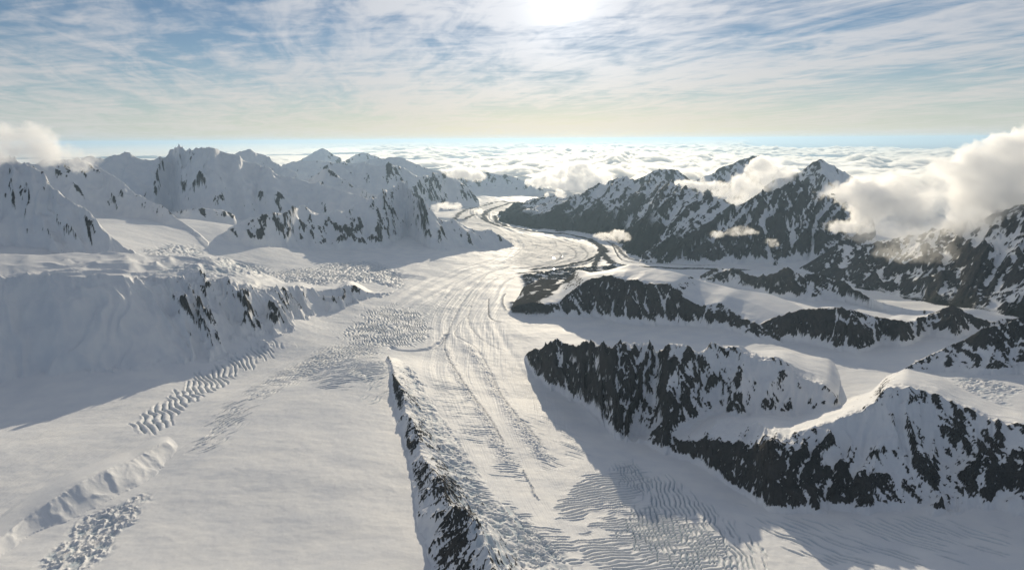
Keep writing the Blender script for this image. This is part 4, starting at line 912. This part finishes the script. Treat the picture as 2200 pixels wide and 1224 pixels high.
def cloud(label, lumps, km, dens, seed, group=None, vox=.06, depth=1.0, rag=1.0, grain=0):
    """LUMPS: pixel centre and pixel half sizes of the puffs; KM: how far off"""
    rnd = random.Random(seed); d = km * 1000; bm = bmesh.new()
    cx0 = sum(l[0] for l in lumps) / len(lumps); cy0 = sum(l[1] for l in lumps) / len(lumps)
    C0 = at_dist(cx0, cy0, d); mpp = d / FPX; rs = []
    for l in lumps:
        px, py, rx, ry = l[:4]; off = (l[4] if len(l) > 4 else 0) * 1000
        P = at_dist(px, py, d + off) - C0
        v = ray(px, py); az = math.atan2(v[0], v[1])
        M = Matrix.Translation(P) @ Matrix.Rotation(-az, 4, 'Z') @ Matrix.Diagonal((rx * mpp, depth * .5 * (rx + ry) * mpp, ry * mpp, 1))
        bmesh.ops.create_icosphere(bm, subdivisions=4, radius=1, matrix=M); rs.append(min(rx, ry) * mpp)
    me = bpy.data.meshes.new('cloud'); bm.to_mesh(me); bm.free()
    o = bpy.data.objects.new('cloud', me); COL.objects.link(o)
    rm = o.modifiers.new('join', 'REMESH'); rm.mode = 'VOXEL'; rm.voxel_size = max(np.mean(rs) * vox, 4)
    dg = bpy.context.evaluated_depsgraph_get(); ev = o.evaluated_get(dg); me2 = bpy.data.meshes.new_from_object(ev); o.modifiers.clear()
    n = len(me2.vertices); co = np.empty(n * 3, np.float32); me2.vertices.foreach_get('co', co); co = co.reshape(-1, 3)
    no = np.empty(n * 3, np.float32); me2.vertex_normals.foreach_get('vector', no); no = no.reshape(-1, 3)
    s = float(np.mean(rs)); dz = 0
    for o_, (k, a) in enumerate(((1.1, .30), (.52, .26), (.25, .17), (.12, .09), (.06, .05))):
        dz = dz + a * s * (np.abs(perlin3(co, k * s, seed + 40 * o_)) * 1.7 - .45)
    co2 = co + no * (dz * rag)[:, None]
    me2.vertices.foreach_set('co', co2.ravel()); me2.polygons.foreach_set('use_smooth', np.ones(len(me2.polygons), bool)); me2.update()
    o.data = me2; bpy.data.meshes.remove(me); me2.name = 'cloud'
    me2.materials.clear(); me2.materials.append(vol_material('cloud vapour', dens, grain=grain))
    o.location = C0
    o['label'] = label; o['category'] = 'cloud'
    if group: o['group'] = group
    return o
cloud('largest white cloud bank rolling over the dark mountainside at the right edge', [
    (2150, 352, 70, 42), (2235, 362, 105, 70), (2075, 385, 90, 40), (2170, 420, 130, 60), (1990, 405, 90, 34), (2050, 430, 120, 55), (1900, 418, 85, 28), (1950, 450, 100, 45), (1850, 420, 60, 22), (1800, 415, 50, 14), (2120, 455, 100, 35), (1900, 475, 60, 25), (2310, 410, 130, 80), (2000, 480, 60, 20)], 6.6, .0060, 11, grain=420)
cloud('white cloud billowing up between the slanting summit and the triangular mountain', [(1640, 375, 40, 35), (1610, 400, 45, 28), (1660, 400, 50, 25), (1570, 410, 40, 18), (1690, 375, 30, 14), (1530, 400, 45, 10), (1590, 430, 30, 10), (1480, 398, 40, 8)], 11.5, .005, 12, grain=420)
cloud('grey domed cumulus standing above the far bend of the glacier', [(1240, 372, 45, 26), (1200, 385, 45, 20), (1275, 385, 40, 20), (1165, 390, 35, 12), (1245, 395, 70, 16), (1225, 360, 25, 14)], 16, 0.0053, 13, grain=350)
cloud('bright low cloud lying against the hazy snow range', [(985, 372, 30, 12), (1015, 377, 28, 11), (965, 368, 18, 7), (1030, 380, 15, 9)], 15, 0.0060, 14, grain=220)
cloud('small white cloud drifting over the dark moraine bend', [(1300, 508, 20, 9), (1325, 506, 20, 13), (1345, 510, 12, 9), (1283, 506, 10, 5)], 7.6, 0.0090, 15, grain=80)
cloud('small flat cloud over the foot of the white gullies', [(1595, 495, 24, 10), (1575, 500, 18, 8), (1615, 499, 14, 5), (1540, 503, 16, 8)], 7.0, 0.0060, 16, grain=90)
cloud('tiny round puff low against the gullied dark slope', [(1661, 522, 11, 9), (1652, 518, 8, 6)], 6.9, 0.0075, 17, grain=60)
cloud('long thin cloud below the biggest bank in front of the triangular mountain', [(1810, 487, 35, 12), (1845, 490, 32, 11), (1785, 485, 16, 9)], 6.6, 0.0090, 18, grain=110)
cloud('soft cloud cap over the ridge at the left edge', [(75, 300, 38, 24), (30, 320, 60, 24), (100, 330, 45, 20), (-30, 300, 50, 30), (155, 335, 22, 22), (190, 345, 25, 12), (170, 360, 16, 10)], 4.6, .006, 19, grain=230)
cloud('small ragged cloud at the tip of the pyramid ridge', [(960, 442, 18, 8), (980, 443, 14, 8), (935, 447, 10, 9), (945, 440, 9, 5)], 8.2, 0.0075, 20, grain=110)
cloud('tiny white puff above the upper moraine lines', [(1030, 454, 9, 6), (1023, 455, 6, 4)], 9.5, 0.0090, 21, grain=70)
cloud('small upright puff beside the forested shoulder', [(1203, 416, 11, 9), (1198, 410, 6, 6), (1210, 421, 7, 5)], 13, 0.0090, 22, grain=110)
cloud('tiny puff on the dark skyline near the far bend', [(1174, 418, 6, 5), (1172, 421, 4, 3)], 13.5, 0.0090, 23, grain=80)
cloud('little cloud clinging to the right side of the snowy tops', [(1505, 430, 16, 10), (1512, 437, 10, 6)], 10, 0.0075, 24, grain=120)
cloud('thin mist veil hanging on the dark mountainside under the biggest cloud', [(1900, 505, 70, 20), (1980, 500, 80, 22), (2060, 495, 70, 20), (2120, 500, 60, 30), (2000, 540, 60, 22), (1930, 545, 45, 16)], 6.4, .0011, 25, grain=300)
# ------------------------------------------------------------------ meltwater lying on the lower ice
M_POND, nt, bs = mat('meltwater')
bs.inputs['Base Color'].default_value = (.03, .06, .08, 1); bs.inputs['Roughness'].default_value = .3
for k, (px, py, rx, ry, lab) in enumerate([(1190, 555, 15, 40, 'larger glinting melt pool on the pale inner bend of the glacier'), (1190, 578, 11, 20, 'smaller glinting melt pool beside the dark moraine at the bend'), (1208, 551, 5, 26, 'thin melt trickle leading right from the larger glinting pool')]):
    c_ = on_surface(px, py); V = [(0, 0, 0)]
    for j in range(40):
        a_ = 2 * math.pi * j / 40; r_ = 1 + .45 * float(fbm(np.array([math.cos(a_) * 1.7 + 9 * k]), np.array([math.sin(a_) * 1.7]), 3, 7)[0])
        V.append((rx * r_ * math.cos(a_), ry * r_ * math.sin(a_), 0))
    zz = max(float(Z[box_of([c_ + np.array([sx_ * rx * .5, sy_ * ry * .5, 0])], 12)].mean()) for sx_, sy_ in ((0, 0), (1, 0), (-1, 0), (0, 1), (0, -1))) + .6
    o = plain('melt_pond', V, [(0, 1 + j, 1 + (j + 1) % 40) for j in range(40)], M_POND, 'structure', lab, 'pond', False)
    o.location = (c_[0], c_[1], zz)
# ------------------------------------------------------------------ the air
M_HAZE = bpy.data.materials.new('air'); M_HAZE.use_nodes = True; nt = M_HAZE.node_tree
nt.nodes.remove(nt.nodes['Principled BSDF'])
pv = N(nt, 'ShaderNodeVolumePrincipled'); pv.inputs['Color'].default_value = (.55, .77, .99, 1); pv.inputs['Density'].default_value = 1.02e-5; pv.inputs['Anisotropy'].default_value = .40
nt.links.new(pv.outputs[0], nt.nodes['Material Output'].inputs['Volume'])
hx, hy0, hy1, hz0, hz1 = 660e3, -660e3, 660e3, -61, 2680
V = [(sx_ * hx, y_, z_) for z_ in (hz0, hz1) for y_ in (hy0, hy1) for sx_ in (-1, 1)]
F = [(0, 2, 3, 1), (4, 5, 7, 6), (0, 1, 5, 4), (2, 6, 7, 3), (0, 4, 6, 2), (1, 3, 7, 5)]
plain('haze', V, F, M_HAZE, 'stuff', 'thin blue haze filling the air over the whole landscape', 'haze', False)
sc.cycles.volume_bounces = 10
sc.cycles.max_bounces = 14
sc.cycles.transparent_max_bounces = 16
print('clouds', round(time.time() - T0, 1))
